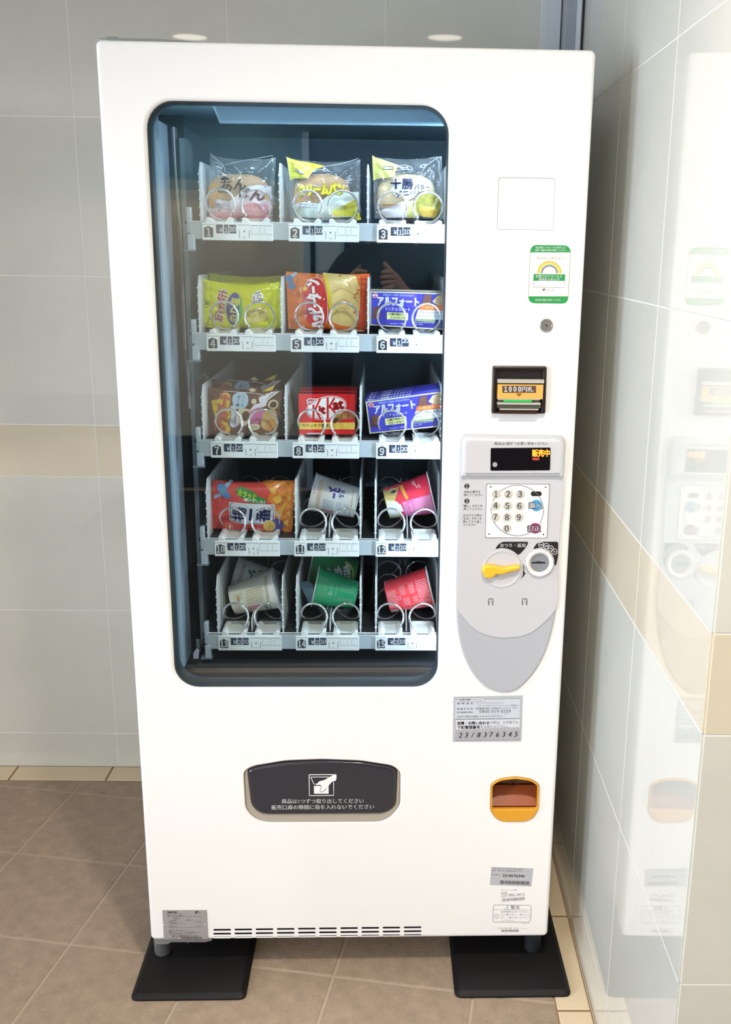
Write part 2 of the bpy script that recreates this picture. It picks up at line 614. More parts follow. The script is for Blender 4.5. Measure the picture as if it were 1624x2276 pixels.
def clip(poly, nx, ny, d):
    """keep nx*x + ny*y <= d"""
    out = []
    for i in range(len(poly)):
        a, b = poly[i], poly[(i + 1) % len(poly)]
        da, db = nx * a[0] + ny * a[1] - d, nx * b[0] + ny * b[1] - d
        if da <= 0: out.append(a)
        if da * db < 0:
            t = da / (da - db); out.append((a[0] + (b[0] - a[0]) * t, a[1] + (b[1] - a[1]) * t))
    return out


BI, BX = 2.6185, 0.3295      # inner edges of the border
PT = 0.299
flat_axes = lambda a, b, h: (a, b, h - 0.0035)
proto = None
for i in range(-4, 10):
    for j in range(-3, 6):
        a0 = -1.326 + (i - 2) * PT; b0 = 1.7705 + (j - 2) * PT
        g = 0.0032
        q = [(a0 + s * (PT - g) + (1 - s) * g, b0 + t * (PT - g) + (1 - t) * g) for s, t in ((0, 0), (1, 0), (1, 1), (0, 1))]
        q = [tuple(e1 * a + e2 * b) for a, b in q]
        c = (sum(p[0] for p in q) / 4, sum(p[1] for p in q) / 4)
        if c[0] < -2.2 or c[0] > 1.4 or c[1] < 0.3 or c[1] > 2.8: continue
        if c[1] > 1.1:
            z = clip(clip(q, 0, 1, BI - 0.003), 1, 0, BX - 0.003)
        else:
            z = clip(q, 0, 1, 1.128)
        if len(z) < 3 or abs(_area(z)) < 0.0006: continue
        if len(z) == 4 and z == q:
            if proto is None:
                proto = slab('tile', [(p[0] - c[0], p[1] - c[1]) for p in q], 0.0035, FTILE, flat_axes, floor, 0.0015); o = proto
            else:
                o = proto.copy(); C.objects.link(o)
            o.location = (c[0], c[1], 0)
        else:
            slab('tile', z, 0.0035, FTILE, flat_axes, floor, 0.0015)
grb = MB().box(-2.4, XR, BI - 0.001, YB, -0.002, -0.0012, BGROUT).box(BX - 0.001, XR, 1.13, BI, -0.002, -0.0012, BGROUT).build('border_bed', floor, smooth=0)
g = 0.003


def run(c0, c1, horizontal):
    if horizontal: q = [(c0 + g, BI + g), (c1 - g, BI + g), (c1 - g, YB - 0.001), (c0 + g, YB - 0.001)]
    else: q = [(BX + g, c0 + g), (XR - 0.005, c0 + g), (XR - 0.005, c1 - g), (BX + g, c1 - g)]
    slab('border_tile', q, 0.0035, CREAM, flat_axes, floor, 0.0015)


xs = [-2.29, -1.99, -1.7, -1.41, -1.125, -0.845, -0.55, -0.26, 0.03, BX]
for a, b in zip(xs, xs[1:]): run(a, b, True)
ys = [1.13, 1.425, 1.721, 2.021, 2.32, BI, YB]
for a, b in zip(ys, ys[1:]): run(a, b, False)
# sealant bead where wall meets floor
MB().tube([(XR - 0.002, YC, 0.001), (XR - 0.002, YB, 0.001)], 0.0022, mat('sealant_tan', (176, 156, 130), 0.7)).build('sealant', floor)

# ceiling downlights: two seen mirrored in the tiles, three added unseen as fill
LAMP = mat('downlight_lens', (255, 244, 226), 0.5, emit=20.0)
TRIMW = mat('downlight_trim', (240, 240, 238), 0.4)
LW = (1.0, 0.90, 0.75)
spots = [(0.169, 0.78, 34, 142, LW), (-0.925, 0.70, 1.5, 130, LW), (1.4, 0.2, 20, 150, (1.0, 0.98, 0.95)), (-1.7, -2.15, 34, 150, LW), (-0.8, -2.15, 38, 150, LW)]  # third added to light the outer wall, last two to wash the rear wall
words = ['over the machine front', 'left of the one over the machine', 'added as fill beyond the right wall corner', 'added to wash the rear wall, farther from the dark door', 'added to wash the rear wall, beside the dark door']
for (x, y, watt, beam, tint), wd in zip(spots, words):
    r = tag(empty('downlight', (x, y, CZ)), 'round recessed ceiling downlight ' + wd, 'downlight', 'round ceiling downlights')
    MB().lathe([(0.083, 0.0), (0.083, -0.004), (0.076, -0.005), (0.072, -0.001)], TRIMW, 40, axis='z').build('trim_ring', r)
    MB().lathe([(0.072, -0.0012), (0.0001, -0.0012)], LAMP, 40, axis='z').build('lens', r)
    l = disc_light('downlight_beam', (0, 0, -0.012), 0.13, watt, tint, beam); l.parent = r


# behind the photographer: a dark door with a pale jamb and a blue notice (mirrored in the machine's glass)
d1 = struct(MB().box(-0.36, 1.6, -2.598, -2.56, 0, 2.1, mat('rear_door_dark', (44, 40, 40), 0.4)).build('door_1', smooth=0))
MB().box(-0.415, -0.375, -2.599, -2.54, 0, 2.15, mat('jamb_pale_blue', (176, 200, 222), 0.4)).build('door_frame', d1, smooth=0)
nt_ = tag(MB().box(-0.345, -0.17, -2.558, -2.552, 1.32, 1.78, mat('notice_blue', (150, 184, 210), 0.5)).box(-0.33, -0.19, -2.552, -2.5515, 1.66, 1.74, PWHITE).box(-0.33, -0.19, -2.552, -2.5515, 1.36, 1.62, mat('notice_pale', (198, 216, 228), 0.5)).build('notice', smooth=0),
          'pale blue notice sheet on the dark door behind the photographer', 'notice')


struct(MB().box(-3.2, 2.4, -2.6, -2.585, 0, 0.34, mat('dark_strip_added', (48, 52, 56), 0.5)).build('dark_strip_rear', smooth=0))  # unseen strip added to darken the wall's foot as the glass mirrors it
MAT_ = mat('mat_charcoal', (30, 33, 38), 0.9, bump=(180, 0.4))
em = tag(MB().add([(p[0], p[1], z_) for z_ in (0.0, 0.008) for p in rrect(-1.75, 0.80, -2.5, 0.25, 0.02, 3)], [tuple(range(16, 32))] + [(k, (k + 1) % 16, 16 + (k + 1) % 16, 16 + k) for k in range(16)], MAT_).build('reflection_dark_mat', smooth=0),  # dark mat added so the floor mirrored in the glass reads darker
         'large charcoal mat added behind the photographer to darken the floor mirrored in the glass', 'mat')


def make_person():
    """one skinned figure: skeleton edges with a radius per joint, hands round the phone"""
    V, E, Rd = [], [], []

    def add(p, r, par=None):
        V.append(p); Rd.append(r); i = len(V) - 1
        if par is not None: E.append((par, i))
        return i
    X0, Y0 = 0.06, -0.40
    pel = add((X0, Y0, 0.98), (0.165, 0.12))
    wst = add((X0, Y0, 1.13), (0.155, 0.11), pel)
    chs = add((X0, Y0 - 0.01, 1.32), (0.175, 0.125), wst)
    ncb = add((X0, Y0, 1.47), (0.10, 0.085), chs)
    nck = add((X0, Y0 + 0.015, 1.54), (0.056, 0.058), ncb)
    jaw = add((X0, Y0 + 0.05, 1.615), (0.066, 0.080), nck)
    hed = add((X0, Y0 + 0.035, 1.70), (0.078, 0.098), jaw)
    add((X0, Y0 + 0.03, 1.765), (0.066, 0.080), hed)
    nos = add((X0, Y0 + 0.135, 1.655), (0.012, 0.012), hed)
    for s in (-1, 1):
        add((X0 + s * 0.082, Y0 + 0.03, 1.66), (0.014, 0.02), hed)
    for s, hand, elb in ((-1, Vector((-0.085, -0.055, 1.385)), (-0.26, -0.26, 1.17)), (1, Vector((0.035, -0.055, 1.385)), (0.36, -0.27, 1.17))):
        sh = add((X0 + s * 0.185, Y0 - 0.005, 1.43), (0.072, 0.072), ncb)
        el = add(elb, (0.050, 0.050), sh)
        wr = add(tuple(hand + Vector((s * 0.045, -0.05, -0.055))), (0.032, 0.030), el)
        pa = add(tuple(hand + Vector((s * 0.018, -0.012, 0.0))), (0.030, 0.022), wr)
        for k, ln in enumerate((0.92, 1.0, 0.95, 0.78)):           # four fingers wrap across the back of the phone
            z = 0.028 - k * 0.019
            k1 = add(tuple(hand + Vector((s * 0.004, 0.020, z))), (0.0095, 0.0095), pa)
            k2 = add(tuple(hand + Vector((-s * 0.020 * ln, 0.032, z - 0.002))), (0.0085, 0.0085), k1)
            add(tuple(hand + Vector((-s * 0.040 * ln, 0.030, z - 0.004))), (0.0075, 0.0075), k2)
        t1 = add(tuple(hand + Vector((s * 0.004, -0.024, 0.024))), (0.0115, 0.0115), pa)
        t2 = add(tuple(hand + Vector((-s * 0.014, -0.026, 0.045))), (0.0095, 0.0095), t1)
        add(tuple(hand + Vector((-s * 0.026, -0.024, 0.060))), (0.008, 0.008), t2)
    for s in (-1, 1):
        hp = add((X0 + s * 0.095, Y0, 0.90), (0.095, 0.10), pel)
        kn = add((X0 + s * 0.115, Y0 + 0.015, 0.50), (0.062, 0.066), hp)
        an = add((X0 + s * 0.125, Y0 - 0.02, 0.10), (0.042, 0.046), kn)
        hl = add((X0 + s * 0.125, Y0 - 0.03, 0.045), (0.040, 0.042), an)
        add((X0 + s * 0.14, Y0 + 0.13, 0.036), (0.044, 0.034), hl)
    me = bpy.data.meshes.new('person'); me.from_pydata(V, E, [])
    o = bpy.data.objects.new('person', me); C.objects.link(o)
    sk = o.modifiers.new('skin', 'SKIN'); sk.use_smooth_shade = True
    for i, r in enumerate(Rd):
        me.skin_vertices[0].data[i].radius = r
    me.skin_vertices[0].data[0].use_root = True
    o.modifiers.new('sub', 'SUBSURF').levels = 2
    o.modifiers['sub'].render_levels = 2
    dg = bpy.context.evaluated_depsgraph_get()
    m2 = bpy.data.meshes.new_from_object(o.evaluated_get(dg))
    bpy.data.objects.remove(o)
    SK = mat('skin', (206, 160, 132), 0.5); JK = mat('jacket_black', (26, 25, 28), 0.75); TR = mat('trousers_dark', (34, 34, 40), 0.8); SHO = mat('shoes_black', (20, 20, 20), 0.4); HA = mat('hair_dark', (24, 20, 18), 0.5)
    m2.materials.clear()
    for m in (SK, JK, TR, SHO, HA): m2.materials.append(m)
    for p in m2.polygons:
        c = p.center
        if c.z > 1.515: k = 0
        elif c.z < 0.085: k = 3
        elif c.z < 0.93: k = 2
        elif c.y > -0.115 and c.z > 1.28 and abs(c.x + 0.025) < 0.16: k = 0
        else: k = 1
        p.material_index = k; p.use_smooth = True
    lo = min(v.co.z for v in m2.vertices)
    for v in m2.vertices:
        if v.co.z < 0.15: v.co.z = max(v.co.z, 0.002)
    o = bpy.data.objects.new('person', m2); C.objects.link(o)
    o.location.z = 0.0075                                            # the soles rest on the mat
    hb = MB(); vs = []; fs = []; N = 24; K = 10
    for j in range(K + 1):
        ph = 0.62 * pi * j / K
        for i in range(N):
            th = 2 * pi * i / N
            y = math.sin(ph) * math.sin(th)
            drop = 0.02 if y > 0.4 else 0
            vs.append((X0 + 0.090 * math.sin(ph) * math.cos(th), Y0 + 0.022 + 0.112 * y * (0.94 if y > 0 else 1), 1.715 + 0.098 * math.cos(ph) + (0.035 * max(0, y) * (ph / 1.9) if y > 0 else 0)))
    for j in range(K):
        for i in range(N):
            fs.append((j * N + i, (j + 1) * N + i, (j + 1) * N + (i + 1) % N, j * N + (i + 1) % N))
    hb.add(vs, fs, HA).build('hair', o, 180)
    fb = MB()
    for s in (-1, 1):
        fb.lathe([(0.0001, 0.004), (0.009, 0.003), (0.012, -0.003)], PWHITE, 14, (X0 + s * 0.032, Y0 + 0.126, 1.675)).lathe([(0.0001, 0.0055), (0.005, 0.0045)], INK, 12, (X0 + s * 0.032, Y0 + 0.126, 1.675))
    fb.box(X0 - 0.022, X0 + 0.022, Y0 + 0.122, Y0 + 0.131, 1.606, 1.612, mat('lips', (160, 92, 84), 0.5)).build('face', o, 0)
    return tag(o, 'person in a black jacket standing and holding up a phone, mirrored in the glass', 'person')


make_person()
ph = tag(MB().plate(rrect(-0.072, 0.006, -0.150, 0.012, 0.009, 4), [], -0.004, 0.004, 0.002, mat('phone_black', (14, 14, 16), 0.15)).lathe([(0.006, -0.0042), (0.0045, -0.0048), (0.0001, -0.0045)], FLAP, 20, (-0.012, 0, 0.0)).build('phone'),
         'black phone held upright in both hands of the person', 'phone')
ph.location = (-0.002, -0.016, HC + 0.0); ph.rotation_euler = (math.radians(180 - 0), 0, 0)
ph.rotation_euler = (math.radians(14.7), 0, math.radians(180))
ph.location = (-0.066, -0.020, HC)

# ================================================================ the vending machine
class LPrint(Print):
    """the same, with points given directly as (u, -w) in the owner's axes"""

    def _put(self, pts, fs, m, lift):
        self.mb.add([(x, self.front(x, -y) - self.eps * (1 + lift), -y) for x, y in pts], fs, m)


def pp(pts, v=0.0):
    return [P(x, y, v) for x, y in pts]


vm = tag(empty('vending_machine', OM, AM), 'tall white vending machine with a glass front, coin panel and snack trays', 'vending machine')
W, ZB, ZT = 0.8420, 0.0815, 1.8322

# ---- door
WIN = (0.0775, 0.5948, 0.6585, 1.7396)
window_hole = rrect(*WIN, 0.047, 8)
deliv_out = roundpoly(pp([(540.5, 1714), (562, 1702), (635, 1690), (715, 1687), (800, 1690), (872, 1701), (889.5, 1714), (889, 1792), (868, 1818), (846, 1829), (592, 1830), (566, 1822), (545, 1800)]), 0.012, 4)
coin_out = roundpoly(pp([(1090.5, 1742), (1110, 1730.5), (1145, 1726), (1180, 1731), (1198, 1743), (1196, 1800), (1185, 1818), (1168, 1826), (1118, 1826.5), (1101, 1819), (1089.5, 1802)]), 0.008, 4)
blank_out = roundpoly(pp([(1107.8, 394.5), (1234, 396.2), (1229.6, 511.8), (1104.4, 510.3)]), 0.006, 4)
vents = []
for c in range(10):
    for r in range(3):
        x0 = 474 + 47.0 * c; y = (2066.7, 2075.4, 2084.0)[r] - 0.6 * c
        a = P(x0, y); b = P(x0 + 39.2, y - 0.4)
        vents.append(rrect(a[0], b[0], (a[1] + b[1]) / 2 - 0.0021, (a[1] + b[1]) / 2 + 0.0021, 0.0020, 3))
door_outline = rrect(0, W, ZB, ZT, 0.010, 4)
MB().plate(door_outline, [window_hole, deliv_out, coin_out, blank_out] + vents, 0.0, 0.05, 0.0065, WHITE, seg=4, hole_r=[0.006, 0.0015, 0.0015, 0.001] + [0.0] * len(vents), hole_m=[WHITE] * 4 + [DARK] * len(vents)).build('door', vm, 40)
# dark box and dark slot walls paint in the vents' inner shade
MB().box(0.10, 0.60, 0.051, 0.056, 0.085, 0.14, DARK).build('vent_shade_box', vm, 0)

gk = MB().plate(rrect(WIN[0] - 0.002, WIN[1] + 0.002, WIN[2] - 0.002, WIN[3] + 0.002, 0.048, 8),
                [rrect(WIN[0] + 0.0012, WIN[1] - 0.0012, WIN[2] + 0.0012, WIN[3] - 0.0012, 0.046, 8)], 0.0066, 0.0515, 0.0, mat('gasket_slate', (56, 68, 76), 0.45))
wg = MB().box(WIN[0], WIN[1], 0.014, 0.018, WIN[2], WIN[3], GLASS).box(WIN[0], WIN[1], 0.034, 0.038, WIN[2], WIN[3], GLASS).build('window_glass', vm, 0)
gk.build('gasket', wg, 40)

# ---- cabinet
DV = 0.80
cb = MB()
cb.box(0.003, 0.022, 0.056, DV, ZB + 0.01, ZT - 0.006, WHITE).box(W - 0.022, W - 0.003, 0.056, DV, ZB + 0.01, ZT - 0.006, WHITE)
cb.box(0.022, W - 0.022, 0.056, DV, ZT - 0.03, ZT - 0.006, WHITE).box(0.022, W - 0.022, 0.056, DV, ZB + 0.01, ZB + 0.03, WHITE)
cb.box(0.022, W - 0.022, DV - 0.02, DV, ZB + 0.03, ZT - 0.03, WHITE)
cb.box(0.68, 0.69, 0.056, DV, ZB + 0.03, ZT - 0.03, LINER)
cabinet = cb.build('cabinet', vm, 0)
MB().box(0.006, W - 0.006, 0.0495, 0.0565, ZB + 0.012, ZB + 0.02, GASKET).box(0.006, 0.012, 0.0495, 0.0565, ZB + 0.02, ZT - 0.012, GASKET) \
    .box(W - 0.012, W - 0.006, 0.0495, 0.0565, ZB + 0.02, ZT - 0.012, GASKET).build('door_seal', vm, 0)
li = MB()
UL, URT, VBK = 0.062, 0.655, 0.64
li.box(UL - 0.02, UL, 0.30, VBK, 0.655, 1.745, LINER).box(URT, URT + 0.02, 0.06, VBK, 0.655, 1.745, LINER)
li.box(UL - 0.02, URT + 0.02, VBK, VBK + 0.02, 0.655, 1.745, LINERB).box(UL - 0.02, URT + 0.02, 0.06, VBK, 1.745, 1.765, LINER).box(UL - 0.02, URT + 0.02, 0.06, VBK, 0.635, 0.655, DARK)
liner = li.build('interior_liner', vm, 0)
MB().box(0.04, 0.0745, 0.052, 0.094, 0.655, 1.745, LINER).box(0.04, 0.0755, 0.0965, 0.19, 0.655, 1.72, SILVER).box(0.04, 0.0785, 0.094, 0.0965, 0.655, 1.735, mat('steel_bright_edge', (232, 240, 246), 0.25, 0.5)) \
    .box(0.04, 0.095, 0.245, 0.25, 0.655, 1.745, DARK).box(0.0915, 0.1005, 0.215, 0.30, 0.655, 1.70, STEEL).build('side_channel', vm, 0)
HB = mat('header_pale_blue', (158, 194, 222), 0.3)
MB().plate([(0.176, 1.752), (0.192, 1.7125), (0.66, 1.7155), (0.66, 1.752)], [], 0.06, 0.078, 0.004, HB).build('header_panel', vm)
LED = mat('led_strip', (216, 236, 255), 0.5, emit=165.0)
MB().box(0.632, 0.636, 0.062, 0.072, 0.70, 1.735, LED).build('light_strip', vm, 0)
MB().box(0.20, 0.64, 0.084, 0.092, 1.728, 1.733, mat('header_fill_strip', (222, 238, 255), 0.5, emit=90.0)).build('light_strip', vm, 0)  # hidden strip added behind the header to brighten the goods
MB().box(0.10, 0.62, 0.20, 0.204, 0.655, 0.684, mat('chute_grey', (72, 70, 70), 0.5)).box(0.10, 0.62, 0.11, 0.2, 0.6555, 0.659, DECK).box(0.10, 0.62, 0.075, 0.0765, 0.659, 0.668, mat('chute_rim', (120, 112, 106), 0.3, 0.5)).build('chute_flap', vm, 0)
# cable run and a crumpled clear bag hanging in the left channel
cbm = MB()
CABW = mat('cable_pale', (206, 210, 206), 0.5); CABD = mat('cable_dark', (70, 76, 78), 0.5); CABV = mat('cable_violet', (140, 120, 170), 0.5)
for k, (m, du) in enumerate(((CABW, 0), (CABV, -0.003), (CABW, 0.003), (CABD, 0.001))):
    pts = [(0.083 + 0.004 * math.sin(z * 9 + k) + du, 0.22 + 0.006 * math.cos(z * 7 + k * 2), z) for z in np.linspace(1.72, 1.56, 9)]
    pts += [(0.084 + du * 0.4, 0.222, z) for z in np.linspace(1.54, 1.28, 6)] + [(0.090 + du * 0.3, 0.205 + 0.05 * (1.26 - z), z) for z in np.linspace(1.26, 1.18, 4)]
    cbm.tube(pts, 0.0022, m if k != 0 else CABD, 6)
cbm.build('cable_bundle', vm)
FILM = clear('clear_film', 0.11, rough=0.08, haze=0.10, haze_col=(225, 230, 235))
bm = bmesh.new(); bmesh.ops.create_icosphere(bm, subdivisions=3, radius=1)
rnd = random.Random(3)
for v in bm.verts:
    k = 1 + 0.22 * math.sin(v.co.x * 7 + v.co.z * 5) * math.cos(v.co.y * 6 + v.co.z * 9) + rnd.uniform(-0.05, 0.05)
    v.co = Vector((0.108 + v.co.x * k * 0.020 + (1.21 - (1.19 + v.co.z * 0.05)) * -0.2, 0.27 + v.co.y * k * 0.03, 1.19 + v.co.z * k * 0.052))
me = bpy.data.meshes.new('cable_wrap'); bm.to_mesh(me); bm.free(); me.materials.append(FILM)
o = bpy.data.objects.new('cable_wrap', me); C.objects.link(o); o.parent = vm
# lower left catch plates
MB().plate(pp([(430, 1450), (437, 1441), (443, 1445), (441, 1480), (434, 1492), (430, 1486)], .16), [], 0.155, 0.16, 0.001, mat('catch_white', (216, 222, 238), 0.35)) \
    .plate(pp([(431, 1492), (441, 1480), (442, 1524), (431, 1526)], .16), [], 0.158, 0.163, 0.001, mat('catch_white', (216, 222, 238), 0.35)) \
    .plate(pp([(436, 1420), (444, 1420), (447, 1448), (438, 1446)], .17), [], 0.165, 0.17, 0.001, STEEL).build('door_catch', vm)

# ---- trays
DZ = [1.545, 1.339, 1.130, 0.9265, 0.7215]
LAB = [(0.1450, 0.2765), (0.3055, 0.4370), (0.4705, 0.6005)]
DIVS = [[0.1415, 0.2895, 0.4535, 0.6010], [0.131, 0.2885, 0.4545, 0.6025], [0.130, 0.2920, 0.4396, 0.6000],
        [0.131, 0.3085, 0.4396, 0.4700, 0.6015], [0.1440, 0.2785, 0.3077, 0.4396, 0.4717, 0.6020]]
COILU = [0.1765, 0.2445, 0.3402, 0.4068, 0.5000, 0.5672]
PRICE = ['110'] * 3 + ['120'] * 7 + ['210'] * 5
VF = 0.1195


full = lambda c: chr(ord(c) - 48 + 0xFF10)


def make_label(n, u0, u1, D, parent):
    Wd = u1 - u0; Hh = 0.0315; z1 = D - 0.0015; z0 = z1 - Hh
    mb = MB().plate(rrect(u0, u1, z0, z1, 0.0008, 2), [], VF, VF + 0.004, 0.0006, LABW, seg=1)
    q = LPrint(mb, 0, lambda a, b: VF, eps=0.0002)
    X = lambda t: u0 + t * Wd
    Y = lambda t: -(z1 - t * Hh)
    R = lambda a, b, c, d, m, l=0: q.rect(X(a), Y(b), X(c), Y(d), m, l)
    R(0.0, 0.09, 0.175, 0.115, INKL)
    R(0.012, 0.12, 0.168, 0.90, PWHITE)
    q.poly([(X(0.028), Y(0.83)), (X(0.028), Y(0.30)), (X(0.092), Y(0.18)), (X(0.157), Y(0.30)), (X(0.157), Y(0.83)), (X(0.105), Y(0.83)), (X(0.092), Y(0.79)), (X(0.08), Y(0.83))], NUMB, 1)
    s = str(n)
    for ch, t in zip(s, (0.093,) if len(s) == 1 else (0.062, 0.124)):
        q.text(full(ch), X(t), Y(0.525), Hh * 0.44, PWHITE, bold=0.04, lift=2, align='c', w=Wd * (0.046 if len(s) == 2 else 0.062) * (0.8 if ch == '1' else 1))
    low = 0.0 if n != 6 else -0.12
    for a, b in ((0.20, 0.294), (0.31, 0.371), (0.383, 0.482)):
        R(a, 0.10, b, 0.60, TABN)
    pr = PRICE[n - 1]
    q.text('¥', X(0.268), Y(0.40), Hh * 0.27, PWHITE, bold=0.03, lift=2, align='c')
    q.text(full(pr[0]), X(0.341), Y(0.40), Hh * 0.27, PWHITE, bold=0.03, lift=2, align='c')
    q.text(full(pr[1]), X(0.410), Y(0.36 + low), Hh * 0.27, PWHITE, bold=0.03, lift=2, align='c')
    q.text(full(pr[2]), X(0.455), Y(0.36 + low), Hh * 0.27, PWHITE, bold=0.03, lift=2, align='c')
    R(0.50, 0.09, 0.68, 0.125, INKL)
    q.line([(X(0.512), Y(0.42)), (X(0.527), Y(0.44)), (X(0.529), Y(0.86))], Wd * 0.007, INKG)
    q.line([(X(0.678), Y(0.42)), (X(0.664), Y(0.44)), (X(0.662), Y(0.86))], Wd * 0.007, INKG)
    q.disc(X(0.596), Y(0.47), Wd * 0.0125, INKG)
    q.ring(X(0.596), Y(0.86), Wd * 0.02, Wd * 0.006, INKG, a0=0, a1=180, n=8)
    for a, b in ((0.694, 0.795), (0.81, 0.872), (0.885, 0.985)):
        R(a, 0.12, b, 0.145, INKG); R(a, 0.615, b, 0.635, INKG)
        R(a, 0.145, a + 0.004, 0.615, INKL)
    return mb.build('price_label', parent, 0)


def coil_mb(pitch, turns, mirror):
    pts = []
    N = 22
    for k in range(int(turns * N) + 1):
        t = k / N
        a = math.radians(-48 + 360 * t)
        f = t % 1.0
        adv = 0.22 * f / 0.62 if f < 0.62 else 0.22 + 0.78 * (f - 0.62) / 0.38
        v = pitch * (math.floor(t) + adv)
        pts.append(((-1 if mirror else 1) * 0.0275 * math.cos(a), v, 0.0275 * math.sin(a)))
    return MB().tube(pts, 0.0023, CHROME, 7)


def seat_mb():
    mb = MB()
    o = [(-.0255, -.003), (.0255, -.003), (.0255, .0065), (.0215, .009), (.0185, .0085), (.0115, .0006), (-.0115, .0006), (-.0185, .0085), (-.0215, .009), (-.0255, .0065)]
    mb.plate(o, [], 0.1215, 0.126, 0.0008, SEATW, seg=1)
    a, b = 0.126, 0.182
    for y0, y1 in ((a, b),):
        mb.add([(-.0115, y0, .0006), (.0115, y0, .0006), (.0115, y1, .0015), (-.0115, y1, .0015), (-.0195, y0, .008), (.0195, y0, .008), (.0195, y1, .009), (-.0195, y1, .009),
                (-.0255, y0, .0065), (.0255, y0, .0065), (.0255, y1, .007), (-.0255, y1, .007), (-.0255, y0, .0003), (.0255, y0, .0003), (.0255, y1, .0003), (-.0255, y1, .0003)],
               [(0, 1, 2, 3), (4, 0, 3, 7), (1, 5, 6, 2), (8, 4, 7, 11), (5, 9, 10, 6), (12, 8, 11, 15), (9, 13, 14, 10), (3, 2, 6, 7), (7, 6, 10, 11), (11, 10, 14, 15)], SEATW)
    return mb


def divider_mb(hh):
    prof = [(0.133, 0.0), (0.133, hh * 0.80), (0.150, hh), (0.58, hh), (0.58, 0.0)]
    t = 0.0014
    n = len(prof)
    mb = MB().add([(-t, a, b) for a, b in prof] + [(t, a, b) for a, b in prof],
                  [tuple(range(n)), tuple(range(2 * n - 1, n - 1, -1))] + [(i, n + i, n + (i + 1) % n, (i + 1) % n) for i in range(n)], DIVW)
    for k in range(6):
        z = hh * 0.10 + k * hh * 0.135
        mb.box(-0.0026, 0.0026, 0.1315, 0.135, z, z + 0.003, DIVW)
    for k in range(14):
        y = 0.16 + k * 0.03
        mb.box(-0.0022, 0.0022, y, y + 0.004, 0.012, hh - 0.006, DIVW)
    return mb


store = {}
for r in range(5):
    D = DZ[r]
    tb = MB().box(0.112, 0.652, 0.128, 0.60, D - 0.004, D, DECK)
    tb.plate(rrect(0.121, 0.6085, D - 0.031, D + 0.0015, 0.001, 2), [], 0.1225, 0.128, 0.0008, TRAYG, seg=1)
    tb.box(0.121, 0.6085, 0.1225, 0.135, D + 0.0003, D + 0.0015, LABW)
    for k in range(14):
        tb.box(0.15 + k * 0.033, 0.153 + k * 0.033, 0.137, 0.140, D, D + 0.0004, STEEL)
    tray = tb.build('tray', vm, 0)
    tray['label'] = 'snack tray carrying price labels %d to %d' % (3 * r + 1, 3 * r + 3)
    bl = MB().plate(rrect(0.1165, 0.1245, D - 0.020, D + 0.026, 0.001, 2), [], 0.124, 0.14, 0.0008, TRAYG, seg=1)
    bl.plate(rrect(0.117, 0.129, D - 0.051, D - 0.0235, 0.001, 2), [], 0.121, 0.14, 0.0008, TRAYG, seg=1).box(0.108, 0.131, 0.121, 0.14, D - 0.0535, D - 0.0515, STEEL)
    bl.build('rail_bracket', tray, 0)
    if r == 0:
        MB().box(0.60, 0.606, 0.14, 0.17, D - 0.028, D + 0.03, TRAYG).build('rail_bracket', tray, 0)
    deep = r >= 3
    for s in range(3):
        make_label(3 * r + s + 1, *LAB[s], D, tray)
    for i, u in enumerate(COILU):
        key = ('coil', deep, i % 2)
        if key not in store:
            o = coil_mb(0.098 if deep else 0.06, 4.2 if deep else 6.2, i % 2 == 1).build('spring_coil', tray, 180)
            store[key] = o
        else:
            o = store[key].copy(); C.objects.link(o); o.parent = tray
        o.location = (u + (0.002 if r > 1 else 0), 0.137, D + 0.0325)
        if 'seat' not in store:
            store['seat'] = o = seat_mb().build('coil_seat', tray, 0)
        else:
            o = store['seat'].copy(); C.objects.link(o); o.parent = tray
        o.location = (u + (0.002 if r > 1 else 0), 0, D)
    for u in DIVS[r]:
        key = ('div', deep)
        if key not in store:
            o = store[key] = divider_mb(0.122 if deep else 0.108).build('divider', tray, 0)
        else:
            o = store[key].copy(); C.objects.link(o); o.parent = tray
        o.location = (u, 0, D)
    if deep:
        for s in (0, 1, 2) if r == 4 else (1, 2):
            uu = (COILU[2 * s] + COILU[2 * s + 1]) / 2 + 0.002
            MB().box(uu - 0.0012, uu + 0.0012, 0.145, 0.40, D, D + 0.030, DIVW).build('centre_rib', tray, 0)

# ---- blank cover plate, upper right
MB().plate([(a * 0.991 + 0.009 * sum(p[0] for p in blank_out) / len(blank_out), b * 0.991 + 0.009 * sum(p[1] for p in blank_out) / len(blank_out)) for a, b in blank_out], [], 0.0006, 0.02, 0.001, WHITE).build('blank_cover', vm)
MB().box(0.66, 0.80, 0.021, 0.024, 1.50, 1.64, mat('gap_brown', (120, 88, 62), 0.8)).build('cover_backing', vm, 0)

# ---- lock
lk = MB()
u, w = P(1213.5, 723)
LOCKM = mat('lock_nickel', (176, 172, 166), 0.3, 0.8)
lk.lathe([(0.0118, 0.0), (0.0118, -0.003), (0.0108, -0.0042), (0.0095, -0.0042), (0.0088, -0.0032), (0.0001, -0.0032)], LOCKM, 36, (u, 0, w))
q = Print(lk, 0, lambda a, b: -0.0033)
q.line([(1211.2, 720.3), (1215.6, 725.6)], 2.4, INK)
lk.build('lock', vm)

